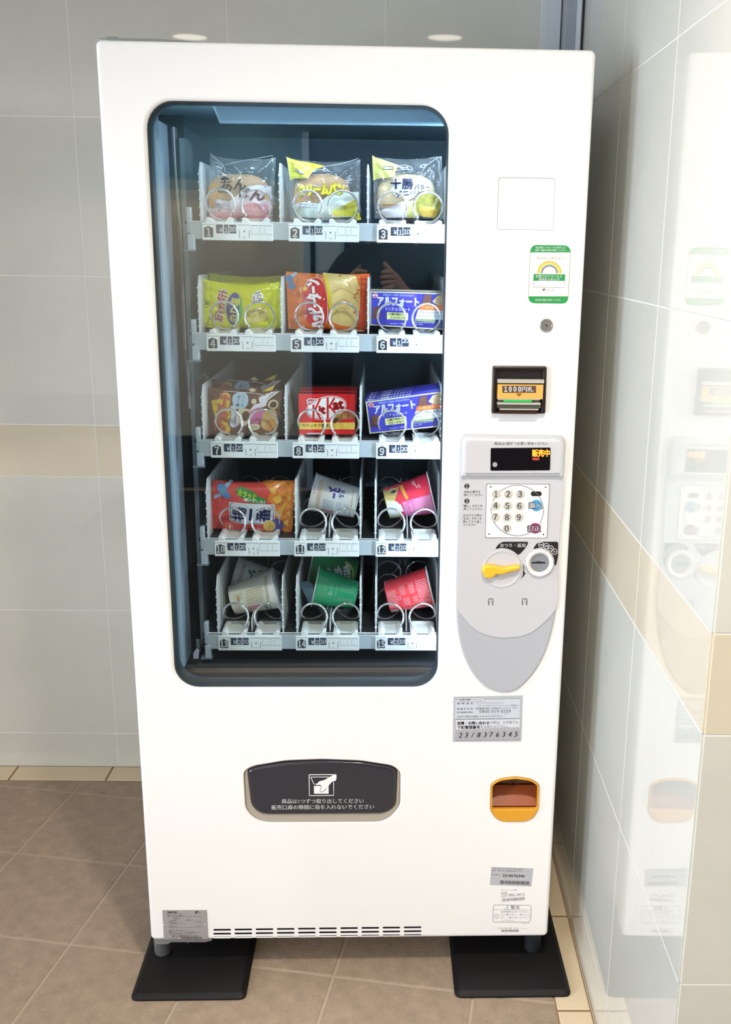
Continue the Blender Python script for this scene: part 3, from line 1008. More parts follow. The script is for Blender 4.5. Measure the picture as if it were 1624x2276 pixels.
# ---- control panel
out_l = [(1013.3, 1300), (1014.4, 1180), (1019, 1020), (1019.5, 985), (1021, 974), (1028, 966.5), (1040, 964)]
panel_px = [(1040, 964.5), (1140, 966.5), (1237, 967), (1250, 970), (1256, 980), (1256.5, 995), (1253.5, 1050), (1250.5, 1120), (1244.6, 1180), (1241.5, 1260), (1238, 1325), (1231, 1375), (1217, 1430), (1202, 1466),
            (1180, 1500), (1152, 1528), (1134, 1535.5), (1116, 1537), (1098, 1533), (1080, 1525), (1058, 1504), (1040, 1476), (1024, 1434), (1016, 1390), (1013, 1330), (1014, 1250), (1016, 1180), (1018.5, 1100), (1021.5, 1000), (1023, 977), (1029, 967.5)]
panel_uv = pp(panel_px)
panel_s = spline(panel_uv, 3)
cp = MB().plate(panel_s, [], -0.0045, 0.0, 0.003, PANELD, seg=3).build('control_panel', vm)
top_px = [(1040, 964.5), (1140, 966.5), (1237, 967), (1250, 970), (1256, 980), (1256.5, 995), (1253.5, 1050), (1250.5, 1120), (1244.6, 1180), (1241.5, 1260), (1239.5, 1325), (1233, 1355), (1205, 1386), (1170, 1409.5), (1125, 1416.5),
          (1086, 1412), (1054, 1398), (1032, 1376), (1014, 1350), (1013.2, 1310), (1014, 1250), (1016, 1180), (1018.5, 1100), (1021.5, 1000), (1023, 977), (1029, 967.5)]
ctr = (1133, 1190)
sh = lambda pts, k: [(ctr[0] + (x - ctr[0]) * k, ctr[1] + (y - ctr[1]) * (k * 0.5 + 0.5)) for x, y in pts]
PF = -0.0062
fa = MB().plate(spline(pp(sh(top_px, 0.992)), 3), [], PF, -0.0045, 0.0012, PANELG, seg=2)
q = Print(fa, 0, lambda a, b: PF, eps=0.00015)
for n, y in (('1', 1079), ('2', 1112)):
    q.disc(1036.6, y, 5.6, INK); q.text(full(n), 1036.6, y, 7.2, PWHITE, bold=0.03, lift=1, align='c')
for s, x, y, wd in (('商品の番号を', 1030.5, 1091.5, 36), ('押してください', 1030, 1098.5, 42), ('「購入」ボタンを', 1028, 1122.5, 43), ('押してください', 1029, 1129.5, 42),
                    ('まちがえた時は', 1028.5, 1143.5, 41), ('「訂正」ボタンを', 1027.5, 1150.7, 42), ('押してやり直し', 1028, 1157.6, 42), ('てください', 1028, 1164.5, 29)):
    q.text(s, x, y, 5.8, INK, w=wd, bold=0.012)
# black badges round the lever and the coin slot
arc = lambda cx, cy, r, a0, a1, n=10: [(cx + r * math.cos(math.radians(a0 + (a1 - a0) * k / n)), cy - r * math.sin(math.radians(a0 + (a1 - a0) * k / n))) for k in range(n + 1)]
q.poly([(1100, 1217.5), (1103, 1212), (1108, 1206.8), (1113, 1203.6), (1118, 1202), (1170, 1202), (1172.5, 1203.5), (1170, 1210), (1164, 1219), (1153.5, 1230), (1151, 1230)] + arc(1114.5, 1263, 47, 42, 107, 10), INK)
q.text('おつり・返却', 1138.5, 1210, 8.5, PWHITE, align='c', w=56, bold=0.025, lift=1)
q.poly([(1183.3, 1218.5), (1187, 1211.5), (1192, 1206), (1198, 1203), (1204, 1202), (1236, 1202), (1239, 1205), (1238.5, 1235), (1236, 1247), (1234, 1254), (1231, 1254.5), (1230, 1250)] + arc(1198, 1249, 33, 12, 108, 10), INK)
for s, x, y in (('500', 1201.3, 1209), ('100', 1212.6, 1211.5), ('50', 1222.2, 1216.8), ('10', 1230.3, 1224)):
    q.ring(x, y, 6.5, 1.0, PWHITE, lift=1); q.text(s, x, y, 4.0, PWHITE, align='c', bold=0.03, lift=1)
q.poly([(1161.5, 1250), (1163.5, 1258), (1163.6, 1270), (1167, 1271), (1163, 1278), (1155, 1285.5), (1159, 1279), (1161, 1274), (1160, 1270.5), (1161.8, 1266)], INK)
for x in (1089.5, 1164.5):
    q.line([(x - 4.5, 1343), (x - 5.2, 1331), (x - 4, 1328.6), (x + 4, 1328.6), (x + 5.2, 1331), (x + 4.5, 1343)], 2.0, INKG)
    q.line([(x - 3.4, 1341), (x - 3, 1335), (x, 1334), (x + 3, 1335), (x + 3.4, 1341)], 1.3, INKL)
fa.build('fascia', cp)
# hood over the display
hood_px = [(1040, 967.5), (1140, 969.5), (1236, 970), (1247, 973), (1253, 982), (1253.3, 995), (1250.5, 1052), (1250, 1057), (1024, 1057), (1023, 1052), (1024.5, 1000), (1026, 979), (1031, 970.5)]
hp = pp(hood_px)
HF = -0.016
DISP = pp([(1088, 992), (1220, 991), (1218.8, 1041.2), (1087.4, 1042)])
hm = MB().plate(roundpoly(hp, 0.004, 3), [], HF, PF, 0.0085, PANELG, seg=5)
q = Print(hm, 0, lambda a, b: HF, eps=0.00015)
q.text('商品は1個ずつお買い求めください', 1096.5, 982.2, 7.2, INK, w=117, bold=0.012)
hm.build('hood', cp)
dm = MB().plate(roundpoly(DISP, 0.0025, 3), [], HF - 0.0012, HF + 0.001, 0.0006, mat('display_black', (20, 17, 22), 0.08), seg=2)
q = Print(dm, 0, lambda a, b: HF - 0.0012, eps=0.0002)
LEDT = mat('display_led_orange', (255, 128, 40), 0.5, emit=5.0)
q.text('販売中', 1179.5, 1003, 15.5, LEDT, w=38, bold=0.03)
q.rect(1179.5, 1013.2, 1195.5, 1018.8, mat('display_tag_red', (190, 70, 60), 0.4), r=2.5)
q.disc(1097.3, 1028.3, 5.4, mat('display_sensor', (168, 164, 164), 0.4))
dm.build('display', cp)
# keypad plate
KP = pp([(1081, 1074.5), (1219, 1075.2), (1213.2, 1193.2), (1078.3, 1192.6)])
KF = PF - 0.0014
MB().plate(roundpoly(pp([(1080, 1073.4), (1220, 1074.2), (1214.2, 1194.2), (1077.3, 1193.8)]), 0.0015, 3), [], PF - 0.0004, PF, 0.0, INKG).build('keypad_gap', cp, 0)
km = MB().plate(roundpoly(KP, 0.0025, 3), [], KF, PF - 0.0003, 0.0006, mat('keypad_white', (244, 243, 240), 0.4), seg=2)
q = Print(km, 0, lambda a, b: KF, eps=0.00015)
q.ring(1148, 1132.5, 58.8, 2.0, INKL, ry=57, n=56)
for x, y in ((1089.3, 1080), (1211, 1080.8), (1085.6, 1184.7), (1206, 1185.6)):
    q.disc(x, y, 1.7, INK)
q.rect(1177.8, 1090, 1202, 1100.8, INK, r=5)
km.build('keypad_plate', cp)
KEY = mat('key_cream', (222, 213, 190), 0.4); KEYT = mat('key_grey_face', (196, 194, 194), 0.4)
keys = [('1', 1100.6, 1095.3), ('2', 1127.3, 1095.3), ('3', 1153.6, 1095.4), ('4', 1099.6, 1121), ('5', 1126, 1121.4), ('6', 1152.4, 1121.6), ('7', 1098.6, 1146.4), ('8', 1125, 1146.6), ('9', 1151, 1146.8), ('0', 1124.2, 1171.6)]
for n, x, y in keys:
    u, w = P(x, y)
    kb = MB().lathe([(0.0088, KF), (0.0088, KF - 0.001), (0.0078, KF - 0.002), (0.0068, KF - 0.002), (0.0066, KF - 0.0016), (0.0001, KF - 0.0016)], KEY, 28, (u, 0, w))
    q = Print(kb, 0, lambda a, b: KF - 0.0017, eps=0.0002)
    q.disc(x, y, 7.6, KEYT)
    q.text(full(n), x, y, 13.2, INK, align='c', bold=0.02, lift=1, w=8.4 if n != '1' else 6)
    kb.build('key', cp)['label'] = 'number key ' + n
for nm, x, y, ry, c, s in (('purchase_button', 1190, 1121, 12.6, (74, 158, 208), '購入'), ('correction_button', 1187.2, 1171.5, 11.6, (148, 62, 110), '訂正')):
    kb = MB().plate(pp(circ(x, y, 12.2, 32, ry)), [], KF - 0.0014, KF, 0.0006, mat(nm + '_ink', c, 0.35), seg=2)
    q = Print(kb, 0, lambda a, b: KF - 0.0014, eps=0.0002)
    q.text(s, x - 2.2, y + (0.0 if nm[0] == 'p' else 0.3), 13.4, INK, align='c', bold=0.07, w=29)
    q.text(s, x - 2.2, y + (0.0 if nm[0] == 'p' else 0.3), 12.2, PWHITE, align='c', bold=0.02, lift=1, w=27)
    kb.build(nm, cp)
# lever and its dish
u, w = P(1114.5, 1262.5)
dish = MB().lathe([(0.0372, PF), (0.0372, PF - 0.0012), (0.0362, PF - 0.0016), (0.034, PF - 0.0008), (0.030, PF + 0.0004), (0.024, PF - 0.0003), (0.0001, PF - 0.0003)], PANELG, 48, (u, 0, w)).build('lever_dish', cp)
lev = spline([(1070.5, 1268), (1070, 1260), (1075, 1253), (1084, 1251), (1094, 1251.5), (1108, 1254.6), (1122, 1256), (1140, 1252.5), (1150.5, 1251.8), (1153, 1254), (1152.5, 1259), (1148, 1262), (1130, 1266.5), (1113, 1271.8), (1104, 1271.2), (1098, 1273.5), (1094.5, 1277.5), (1086, 1280.3), (1077, 1278)], 4)
MB().plate(pp(lev), [], PF - 0.012, PF - 0.0008, 0.004, YELLOW, seg=3).build('return_lever', cp)
# coin slot
u, w = P(1198, 1249)
cm = MB().lathe([(0.0266, PF), (0.0266, PF - 0.003), (0.0255, PF - 0.0052), (0.0235, PF - 0.0058), (0.0205, PF - 0.004), (0.0178, PF + 0.0005)], mat('slot_ring', (236, 230, 230), 0.35), 48, (u, 0, w))
cm.build('coin_ring', cp)
u2, w2 = P(1195.5, 1246)
sm = MB().lathe([(0.0178, PF - 0.0005), (0.0001, PF - 0.0005)], mat('slot_face_grey', (150, 154, 160), 0.4, 0.3), 40, (u, 0, w))
q = Print(sm, 0, lambda a, b: PF - 0.0005, eps=0.0003)
q.poly([(1180, 1250), (1180, 1246.8), (1190, 1246.3), (1193, 1245.2), (1199, 1245.2), (1202, 1246.3), (1210.4, 1246.8), (1210.4, 1250)], INK)
sm.build('coin_slot', cp)

# ---- bill inserter
BF = -0.010
BEZ = mat('bezel_brown_black', (42, 30, 26), 0.3)
bi = MB().plate(roundpoly(pp([(1093.8, 812.5), (1213.5, 813.3), (1210.3, 918), (1091, 917.8)]), 0.004, 4), [rrect(P(1100, 820)[0], P(1205, 820)[0], P(1100, 914)[1], P(1100, 819)[1], 0.003, 3)], BF, 0.0, 0.002, BEZ, seg=2)
bi.box(P(1098, 820)[0], P(1207, 820)[0], -0.002, -0.0005, P(1100, 915)[1], P(1100, 817)[1], mat('bezel_recess', (34, 26, 26), 0.4))
bill = bi.build('bill_inserter', vm)
bm_ = MB()
a0, a1 = P(1103, 880)[0], P(1203, 880)[0]
zt, zb = P(1150, 852)[1], P(1150, 884)[1]
BO = mat('bill_panel_amber', (238, 176, 92), 0.3)
bm_.box(a0, a1, -0.016, -0.004, zb, zt, BO)
q = Print(bm_, 0, lambda a, b: -0.016, eps=0.0002)
q.rect(1113.5, 855, 1188, 870.4, mat('bill_text_box', (92, 68, 50), 0.4))
q.text('１０００', 1118.5, 862.3, 11, PWHITE, w=36, bold=0.05, lift=1); q.text('円札', 1157, 862.5, 11.4, PWHITE, w=25, bold=0.03, lift=1)
q.poly([(1143.5, 872), (1157.5, 872), (1150.5, 879)], mat('bill_arrow', (150, 84, 24), 0.4))
bm_.build('bill_sign', bill, 0)
mo = MB()
CL = clear('clear_acrylic', 0.06, (235, 235, 225), haze=0.22, haze_col=(190, 184, 170))
ACR = mat('acrylic_rim', (186, 182, 172), 0.15)
z = lambda y: P(1150, y)[1]
x = lambda t: P(t, 880)[0]
mo.box(x(1102), x(1204), -0.017, -0.006, z(849), z(841), ACR).box(x(1103), x(1198), -0.019, -0.006, z(896), z(891.5), ACR)
mo.box(x(1104), x(1200), -0.014, -0.005, z(904), z(896.5), mat('mouth_grey', (98, 94, 84), 0.3)).box(x(1109), x(1194), -0.020, -0.006, z(907.5), z(905), ACR).box(x(1109), x(1192), -0.016, -0.004, z(917), z(908), mat('mouth_brown', (66, 42, 30), 0.3))
mo.box(x(1103.5), x(1197), -0.0175, -0.006, z(886), z(884.2), ACR)
mo.build('bill_mouth', bill, 0)
MB().box(x(1105), x(1196), -0.012, -0.006, z(891.5), z(886), mat('lamp_housing', (86, 92, 74), 0.3)).plate(rrect(x(1117), x(1180), z(890.8), z(885.8), 0.002), [], -0.0165, -0.012, 0.001, mat('lamp_green', (40, 190, 84), 0.3, emit=0.45), seg=1).build('ready_lamp', bill)

# ---- stickers
GREEN = mat('sticker_green', (46, 152, 78), 0.4)
SF = 0.0


def sticker(name, outline, m, v=0.0004, label=None):
    mb = MB().plate(outline, [], -v, 0.0, 0.0, m)
    return mb, Print(mb, 0, lambda a, b: -v, eps=0.00012)


PA = mat('sticker_white', (247, 247, 243), 0.45)
ol = roundpoly(pp([(1178.4, 543.8), (1267.6, 545), (1261.5, 675), (1174, 674.2)]), [0.010, 0.010, 0.010, 0.010], 5)
mb, q = sticker('a', ol, PA)
q.line([(1178.2, 556), (1173.8, 662)], 1, mat('sticker_edge', (150, 150, 110), .5)); q.line([(1267.4, 557), (1262, 662)], 1, mat('sticker_edge', (150, 150, 110), .5))
q.poly([(1178.2, 561), (1179, 553), (1183, 547.3), (1190, 544.4), (1256, 545.4), (1262, 548), (1266, 553), (1267.4, 561)], GREEN)
q.poly([(1174.2, 658.5), (1262.2, 658.6), (1261.2, 667), (1257, 673), (1250, 674.7), (1185, 674), (1178, 671), (1174.6, 666)], GREEN)
q.text('東京都はこのマークを掲示した', 1189.5, 550.2, 4.6, PWHITE, w=67, bold=0.02, lift=1)
q.text('店舗・施設の利用を推奨しています。', 1189, 556, 4.6, PWHITE, w=69, bold=0.02, lift=1)
q.text('東京都の取組を応援しています。', 1189, 666.6, 4.8, PWHITE, w=57, bold=0.025, lift=1)
q.text('感染防止徹底宣言', 1191.5, 574, 6.8, mat('print_olive', (150, 156, 112), .5), w=62)
cx, cy = 1220.5, 607.5
for r, wd, c in ((27.2, 3.6, (240, 182, 70)), (23.6, 2.6, (238, 222, 118)), (21, 1.8, (170, 190, 90)), (19.2, 1.8, (200, 206, 220)), (17.8, 2.4, (110, 78, 128))):
    q.ring(cx, cy, r, wd, mat('arch_%d%d' % (c[0], c[1]), c, .5), a0=0, a1=180, n=24, lift=0)
q.poly([(1185.2, 609.2), (1255.8, 609.6), (1254.9, 624.4), (1184.6, 624.2)], GREEN)
q.text('新型コロナウイルス', 1190.5, 614, 6.2, PWHITE, w=58, bold=0.03, lift=1)
q.text('感染拡大防止中', 1196.5, 621, 5.6, PWHITE, w=46, bold=0.03, lift=1)
q.line([(1184.6, 624.6), (1184.2, 638.6), (1253.8, 639.2), (1254.6, 624.6)], 1.0, mat('sticker_line', (110, 112, 84), .5))
q.poly([(1204.5, 643.5), (1207, 641.2), (1211, 641.6), (1212.5, 643.8), (1209, 645.4), (1208, 648)], mat('leaf_mark', (104, 120, 84), .5))
q.text('東京都', 1214.5, 644.6, 4.4, INKL, w=17)
q.line([(1185.6, 580), (1185, 609), ], 0.4, INKL); q.line([(1185.6, 580), (1257.4, 580.8), (1256, 609)], 0.4, INKL); q.line([(1183.6, 625), (1183, 648), (1253.6, 649), (1254.4, 640)], 0.4, INKL)
mb.build('safety_sticker', vm, 0)

ol = pp([(1007.4, 1548.5), (1161.6, 1545.3), (1158.6, 1645.8), (1155.5, 1648.4), (1005.4, 1649)])
mb, q = sticker('b', ol, STICKG)
q.poly([(1011.5, 1555), (1155.8, 1552.6), (1154.6, 1597), (1010.4, 1598.4)], mat('sticker_panel_pale', (204, 209, 219), .4))
q.line([(1011.6, 1554.6), (1010.2, 1598), (1154.8, 1596.6), (1156, 1552.4)], 0.7, INKG, closed=True)
q.rect(1016.3, 1550.6, 1076.6, 1558.8, mat('sticker_panel_pale2', (212, 214, 220), .4), r=4, lift=1)
q.line([(p[0], p[1]) for p in rrect(1016.3, 1076.6, 1550.6, 1558.8, 4, 4)], 0.6, INKG, lift=1, closed=True)
q.text('自動販売機統一ステッカー', 1020.5, 1554.6, 4.2, INKG, w=52, bold=0.02, lift=2)
for s, X_, Y_, h, wd, b in (('管 理 者 名', 1015.2, 1563.2, 4.4, 36, .015), ('コカ・コーラ ボトラーズジャパングループ', 1058, 1562.8, 4.2, 62, 0), ('コカ・コーラ ボトラーズジャパンベンディング株式会社', 1062, 1568.5, 4.2, 88, 0), ('連 絡 先 住 所', 1015, 1575.2, 4.4, 36, .015),
                            ('東京都港区赤坂九丁目7番1号ミッドタウン・タワー', 1057, 1574.6, 4.3, 94, .015), ('受付電話番号(無料)', 1015, 1583.3, 4.2, 36, .015), ('0800-919-0509', 1065, 1581.2, 7.0, 70, 0), ('クイック', 1092, 1587, 2.6, 15, 0), ('コーク', 1118, 1586.8, 2.6, 12, 0),
                            ('※当日の受付は原則 17:45 までとなります。', 1015, 1592.6, 4.4, 103, .01)):
    q.text(s, X_, Y_, h, INKG, w=wd, bold=b, ang=0.6, lift=1)
q.poly([(1012.5, 1599.5), (1155.4, 1597.6), (1154.6, 1615.5), (1130, 1616), (1012.2, 1621)], mat('sticker_panel_white', (214, 217, 224), .4))
q.line([(1012.6, 1599), (1011.6, 1645.6), (1155, 1643.4), (1156.2, 1597)], 0.7, INKG, closed=True, lift=1)
q.text('故障・お問い合わせ', 1016, 1607.2, 7.2, INK, w=71, bold=0.035, ang=0.5, lift=1); q.text('の際は、お手数でも', 1088.5, 1605.6, 6.6, INKG, w=63, ang=0.5, lift=1)
q.text('下記管理番号', 1016, 1616.2, 7.2, INK, w=50, bold=0.035, ang=0.5, lift=1); q.text('をお知らせ下さい。', 1067.5, 1615, 6.6, INKG, w=61, ang=0.5, lift=1)
q.poly([(1012.5, 1622.2), (1155, 1617.5), (1154.4, 1642.5), (1012, 1644.6)], mat('sticker_strip_grey', (176, 177, 182), .4))
for k, ch in enumerate('23/8376345'):
    X_ = 1022.5 + k * 13.78; Y_ = 1634 - k * 0.27
    q.line([(X_ - 5.6, Y_ - 7.2), (X_ + 5.6, Y_ - 7.4), (X_ + 5.5, Y_ + 7.2), (X_ - 5.7, Y_ + 7.4)], 0.5, INKL, closed=True, lift=1)
    q.text(ch, X_, Y_, 11, INK, align='c', bold=0.022, lift=1, shear=0.22)
mb.build('contact_sticker', vm, 0)


def barcode(q, x0, y0, x1, y1, h, m, seed):
    """a row of bars between two ends"""
    rr = random.Random(seed); t = 0.0; L = math.hypot(x1 - x0, y1 - y0)
    while t < L:
        wd = rr.choice((0.5, 0.8, 1.2)); a = t / L; b = min(1, (t + wd) / L)
        A = (x0 + (x1 - x0) * a, y0 + (y1 - y0) * a); B = (x0 + (x1 - x0) * b, y0 + (y1 - y0) * b)
        q.poly([A, B, (B[0], B[1] + h), (A[0], A[1] + h)], m)
        t += wd + rr.choice((0.5, 0.7, 1.0))


mb, q = sticker('c', pp([(1091.3, 1926.6), (1184.6, 1930), (1180.3, 1970), (1088.2, 1967)]), STICKG)
q.text('お問い合わせの際は、お手数でも下記の管理番号を', 1094, 1929.8, 2.5, INKG, w=68, ang=-1.8); q.text('故障・お問い合わせ 番号をお知らせ下さい。', 1093.4, 1934.2, 2.7, INKG, w=71, ang=-1.8, bold=.02)
q.text('管理番号', 1092, 1944, 2.2, INKG, w=18, ang=-1); q.text('2318376345', 1116.7, 1945.6, 5.2, INK, w=49, ang=-1.8, bold=0.03)
barcode(q, 1111.5, 1956.5, 1177, 1958.6, 8, INK, 5)
mb.build('number_sticker', vm, 0)
mb = MB(); q = Print(mb, 0, lambda a, b: 0.0, eps=0.0002)
q.text('ﾌﾗｲｽｺﾝﾋﾞﾆｴﾝｽ様', 1112, 1979, 3.6, INKL, w=36, ang=1.5); q.text('管理番号', 1112.5, 1984.8, 2.6, INKG, w=15, ang=1.5)
q.text('227-906-3412', 1113.3, 1990.7, 6.4, INKL, w=52, ang=3.5, bold=0.006); barcode(q, 1115, 1997, 1165.6, 1993.6, 7, INKL, 9)
mb.build('printed_number', vm, 0)
mb = MB(); q = Print(mb, 0, lambda a, b: 0.0, eps=0.0002)
q.line([(1100, 2011.4), (1174, 2012), (1178.5, 2013.5), (1180.2, 2017), (1179, 2042), (1177, 2047), (1172, 2049.6), (1100, 2049.4), (1096.5, 2048), (1094.8, 2044), (1096, 2017), (1097.4, 2013)], 0.8, INKG, closed=True)
q.line([(1096.5, 2021.7), (1179, 2022.3)], 0.6, INKL); q.text('警告', 1134.3, 2016.8, 8.6, INKG, w=20.5)
q.line([(1127, 2012.8), (1132, 2021.4), (1121, 2021.4)], 0.8, INKG, closed=True); q.line([(1126.9, 2015), (1126.9, 2019)], 0.9, INKG)
q.ring(1103.5, 2036.4, 5.5, 0.7, INKL); q.line([(1099.8, 2032.4), (1107.2, 2040.4)], 0.7, INKL)
for s, y_, wd in (('転倒事故を防ぐために、', 2026.4, 62), ('上に乗らない、揺さぶら', 2032.6, 64), ('ない、傾けないようにし', 2039, 64), ('てください。', 2045.4, 31)):
    q.text(s, 1112.5, y_, 4.3, INKL, w=wd)
q.text('300B0091016-02', 1158.5, 2052.3, 1.8, INKL, w=19)
q.text('TRY-2106G 警    4.35 - 1 0 1 0', 1105.5, 2063, 2.8, INKG, w=64); barcode(q, 1114, 2066.2, 1153, 2066, 5, INKG, 12)
mb.build('warning_label', vm, 0)

# nameplate, lower left, with two rivets
NP = mat('nameplate_alu', (180, 179, 180), 0.35, 0.4)
mb = MB().plate(roundpoly(pp([(360.6, 2022.3), (459.4, 2022), (462.8, 2086.5), (364.2, 2087.4)]), 0.002, 3), [], -0.0012, 0, 0.0004, NP, seg=1)
q = Print(mb, 0, lambda a, b: -0.0012, eps=0.00015)
q.text('自動販売機', 372, 2026.6, 3.2, INK, w=21, bold=.03); q.text('商品ブース FBV1-ABMA', 372, 2030.4, 2.4, INKG, w=31, bold=.02); q.text('型式   JPVC1350RD', 372, 2034.6, 3.2, INKG, w=36)
q.text('F', 434, 2027.2, 5.2, INK, bold=.06, shear=.25, w=5.4); q.ring(442, 2027.6, 2.8, 0.6, INKG)
q.line([(373.2, 2036.6), (447.8, 2036.2), (448.6, 2060), (374.6, 2061)], 0.5, INKG, closed=True)
for s, X_, Y_, h, wd in (('冷却 R', 385, 2040.4, 2.4, 16), ('入力電圧', 376, 2044.6, 2.2, 17), ('100 V', 376, 2047.8, 2.2, 18), ('定格消費電力（ホット）', 376, 2051.4, 2.2, 34), ('製造年月日', 376.6, 2057.8, 2.2, 18), ('電力量 50Hz', 414, 2044.2, 2.0, 15), ('10.40 kg', 434, 2047.4, 2.0, 13), ('2019年', 437, 2057.2, 2.2, 9),
                         ('製造 2017年10月 No. 5', 375.6, 2067.6, 2.2, 42), ('電話 ＊＊＊－＊＊＊＊ お客様相談センター', 375.6, 2071.2, 2.2, 72), ('住所 東京都品川区大崎1-11-2', 375.6, 2075, 2.2, 64), ('富士電機株式会社', 382.4, 2079.6, 2.8, 60), ('MADE IN JAPAN', 375.6, 2084, 1.8, 19)):
    q.text(s, X_, Y_, h, INK if h > 2.3 else INKG, w=wd, bold=.015)
barcode(q, 402, 2082, 449, 2081.6, 4, INK, 4)
npl = mb.build('nameplate', vm)
for x_, y_ in ((365.5, 2055.6), (456.8, 2054.8)):
    u, w = P(x_, y_)
    MB().lathe([(0.0022, -0.0012), (0.002, -0.0022), (0.0011, -0.003), (0.0001, -0.0031)], SILVER, 14, (u, 0, w)).build('rivet', npl)

# ---- delivery door
dcx = sum(p[0] for p in deliv_out) / len(deliv_out); dcz = sum(p[1] for p in deliv_out) / len(deliv_out)
DFR = mat('flap_frame_beige', (176, 166, 152), 0.25, spec=0.5)
flap_px = [(549, 1713), (565, 1705), (640, 1693.5), (715, 1690.5), (800, 1693.5), (868, 1704.5), (882.5, 1713), (879, 1790), (868, 1802), (850, 1809.5), (590, 1811.5), (571, 1804), (558, 1788)]
flap_uv = roundpoly(pp(flap_px), 0.010, 4)
fl_hole = roundpoly(pp([(x_ + (4 if x_ < 700 else -4) * 0, y_ + (0.8 if y_ > 1750 else -1)) for x_, y_ in flap_px]), 0.010, 4)
df = MB().plate(_inset(_ccw(deliv_out), 0.0008), [fl_hole], 0.004, 0.030, 0.002, DFR, seg=2)
df.box(0.20, 0.50, 0.031, 0.034, 0.30, 0.46, DARK)
dd = df.build('delivery_door', vm)
fm = MB().plate(_inset(_ccw(flap_uv), 0.0006), [], -0.001, 0.022, 0.006, FLAP, seg=4)
q = Print(fm, 0, lambda a, b: -0.001, eps=0.0003)
q.line([(686.6, 1721.4), (741, 1721)], 1.7, PWHITE); q.line([(686.8, 1720.6), (687.4, 1767.6), (741.4, 1767.2), (741.2, 1738)], 1.7, PWHITE)
q.line([(690, 1726.4), (731, 1726.2)], 1.3, PWHITE); q.line([(690.4, 1726.2), (697.4, 1742), (708, 1742)], 1.4, PWHITE)
q.poly([(697.5, 1746), (730, 1746), (730, 1763.4), (697.8, 1763.4)], PWHITE)
q.poly(spline([(746.4, 1719.6), (746.4, 1733.4), (738, 1736.6), (731.5, 1744), (724, 1752), (716, 1759), (712.5, 1759.6), (710.4, 1757), (714, 1749), (713, 1744.6), (708.6, 1743.6), (703.2, 1744.2), (704.4, 1741), (710, 1735.6), (720, 1733), (731, 1727)], 3), PWHITE, lift=1)
q.line([(710, 1744.2), (714.5, 1746.6), (711.4, 1754), (712.4, 1759.8), (718, 1758), (725, 1751.4)], 0.9, FLAP, lift=2)
q.text('商品は1つずつ取り出してください', 626, 1780.2, 10.2, PWHITE, w=182, ang=0.3, bold=0.008); q.text('販売口扉の隙間に指を入れないでください', 603, 1794, 10.2, PWHITE, w=228, ang=0.5, bold=0.008)
fm.build('flap', dd)

# ---- coin return
inner = roundpoly(pp([(1094, 1745), (1112, 1734), (1145, 1730.5), (1178, 1734.5), (1194, 1746), (1193, 1797.5), (1092.5, 1798)]), 0.005, 4)
cr = MB().plate(_inset(_ccw(coin_out), 0.0006), [inner], -0.003, 0.006, 0.0025, ORANGE, seg=3)
coin = cr.build('coin_return', vm)
z0, z1 = P(1145, 1800)[1], P(1145, 1728)[1]
ua, ub = P(1091, 1770)[0], P(1196, 1770)[0]
AMB = mat('cup_amber_brown', (156, 76, 34), 0.3)
MB().box(ua, ub, 0.045, 0.047, z0, z1, SMOKE).box(ua - 0.001, ua, 0.006, 0.045, z0, z1, AMB).box(ub, ub + 0.001, 0.006, 0.045, z0, z1, AMB).box(ua, ub, 0.006, 0.045, z0 - 0.001, z0, AMB).box(ua, ub, 0.006, 0.045, z1, z1 + 0.001, SMOKE) \
    .add([(ua, 0.012, z0 + 0.002), (ub, 0.012, z0 + 0.002), (ub, 0.04, z0 + 0.034), (ua, 0.04, z0 + 0.034)], [(0, 1, 2, 3)], AMB).build('coin_cup', coin, 0)
cs = MB()
um, zm = P(1146, 1763)
cs.tube([(um + 0.009 * math.cos(t), 0.036, zm + 0.005 * math.sin(t)) for t in np.linspace(0, 2 * pi, 20)], 0.0008, SMOKE, 5).build('cup_emboss', coin)

# ---- feet, hinges and small fittings
for name, x_, y_, rad, h in (('foot', 361, 2110, 0.0165, 1), ('foot', 1183, 2100, 0.0165, 0)):
    u, w = P(x_, y_, 0.05)
    FM = mat('foot_zinc', (128, 130, 130), 0.4, 0.5) if h else mat('foot_dark', (52, 54, 60), 0.4, 0.3)
    v = 0.052
    MB().lathe([(0.0001, 0.0125), (rad, 0.0125), (rad + 0.0012, 0.016), (rad + 0.0012, 0.074), (rad + 0.005, 0.077), (rad + 0.005, 0.094)], FM, 28, (u, v, 0), axis='z').build(name, vm)
    for vb in (0.62,):
        MB().lathe([(0.0001, 0.0125), (rad, 0.0125), (rad, 0.094)], FM, 20, (u, vb, 0), axis='z').build(name, vm)
MB().plate(roundpoly(pp([(340.5, 2092), (470, 2089), (470, 2095), (455, 2099), (378, 2099), (372, 2103.5), (344, 2103.5)]), 0.002, 3), [], 0.006, 0.05, 0.001, mat('hinge_zinc', (152, 150, 150), 0.4, 0.4)).build('lower_hinge', vm)
MB().tube([(x_, 0.03, z_) for x_, z_ in pp([(405, 2103), (410, 2106), (412, 2112), (411, 2117)])], 0.0011, STEEL, 6).build('cable_hook', vm)
MB().plate(pp([(213, 78.5), (330, 80), (400, 84.5), (450, 89), (450, 92), (213, 85)]), [], 0.02, 0.18, 0.001, mat('hinge_grey', (150, 156, 146), 0.35, 0.3)).box(0.012, 0.03, 0.03, 0.06, 1.838, 1.8425, STEEL).build('upper_hinge', vm)
u, w = P(224, 376, 0.1)
MB().tube([(0.004, 0.12, w + 0.006), (-0.004, 0.115, w), (-0.010, 0.11, w - 0.007)], [0.0028, 0.0028, 0.0038], mat('screw_dark', (84, 80, 74), 0.4, 0.5), 8).build('side_screw', vm)
ha = [P(240, y_)[1] for y_ in (603, 640, 665)]
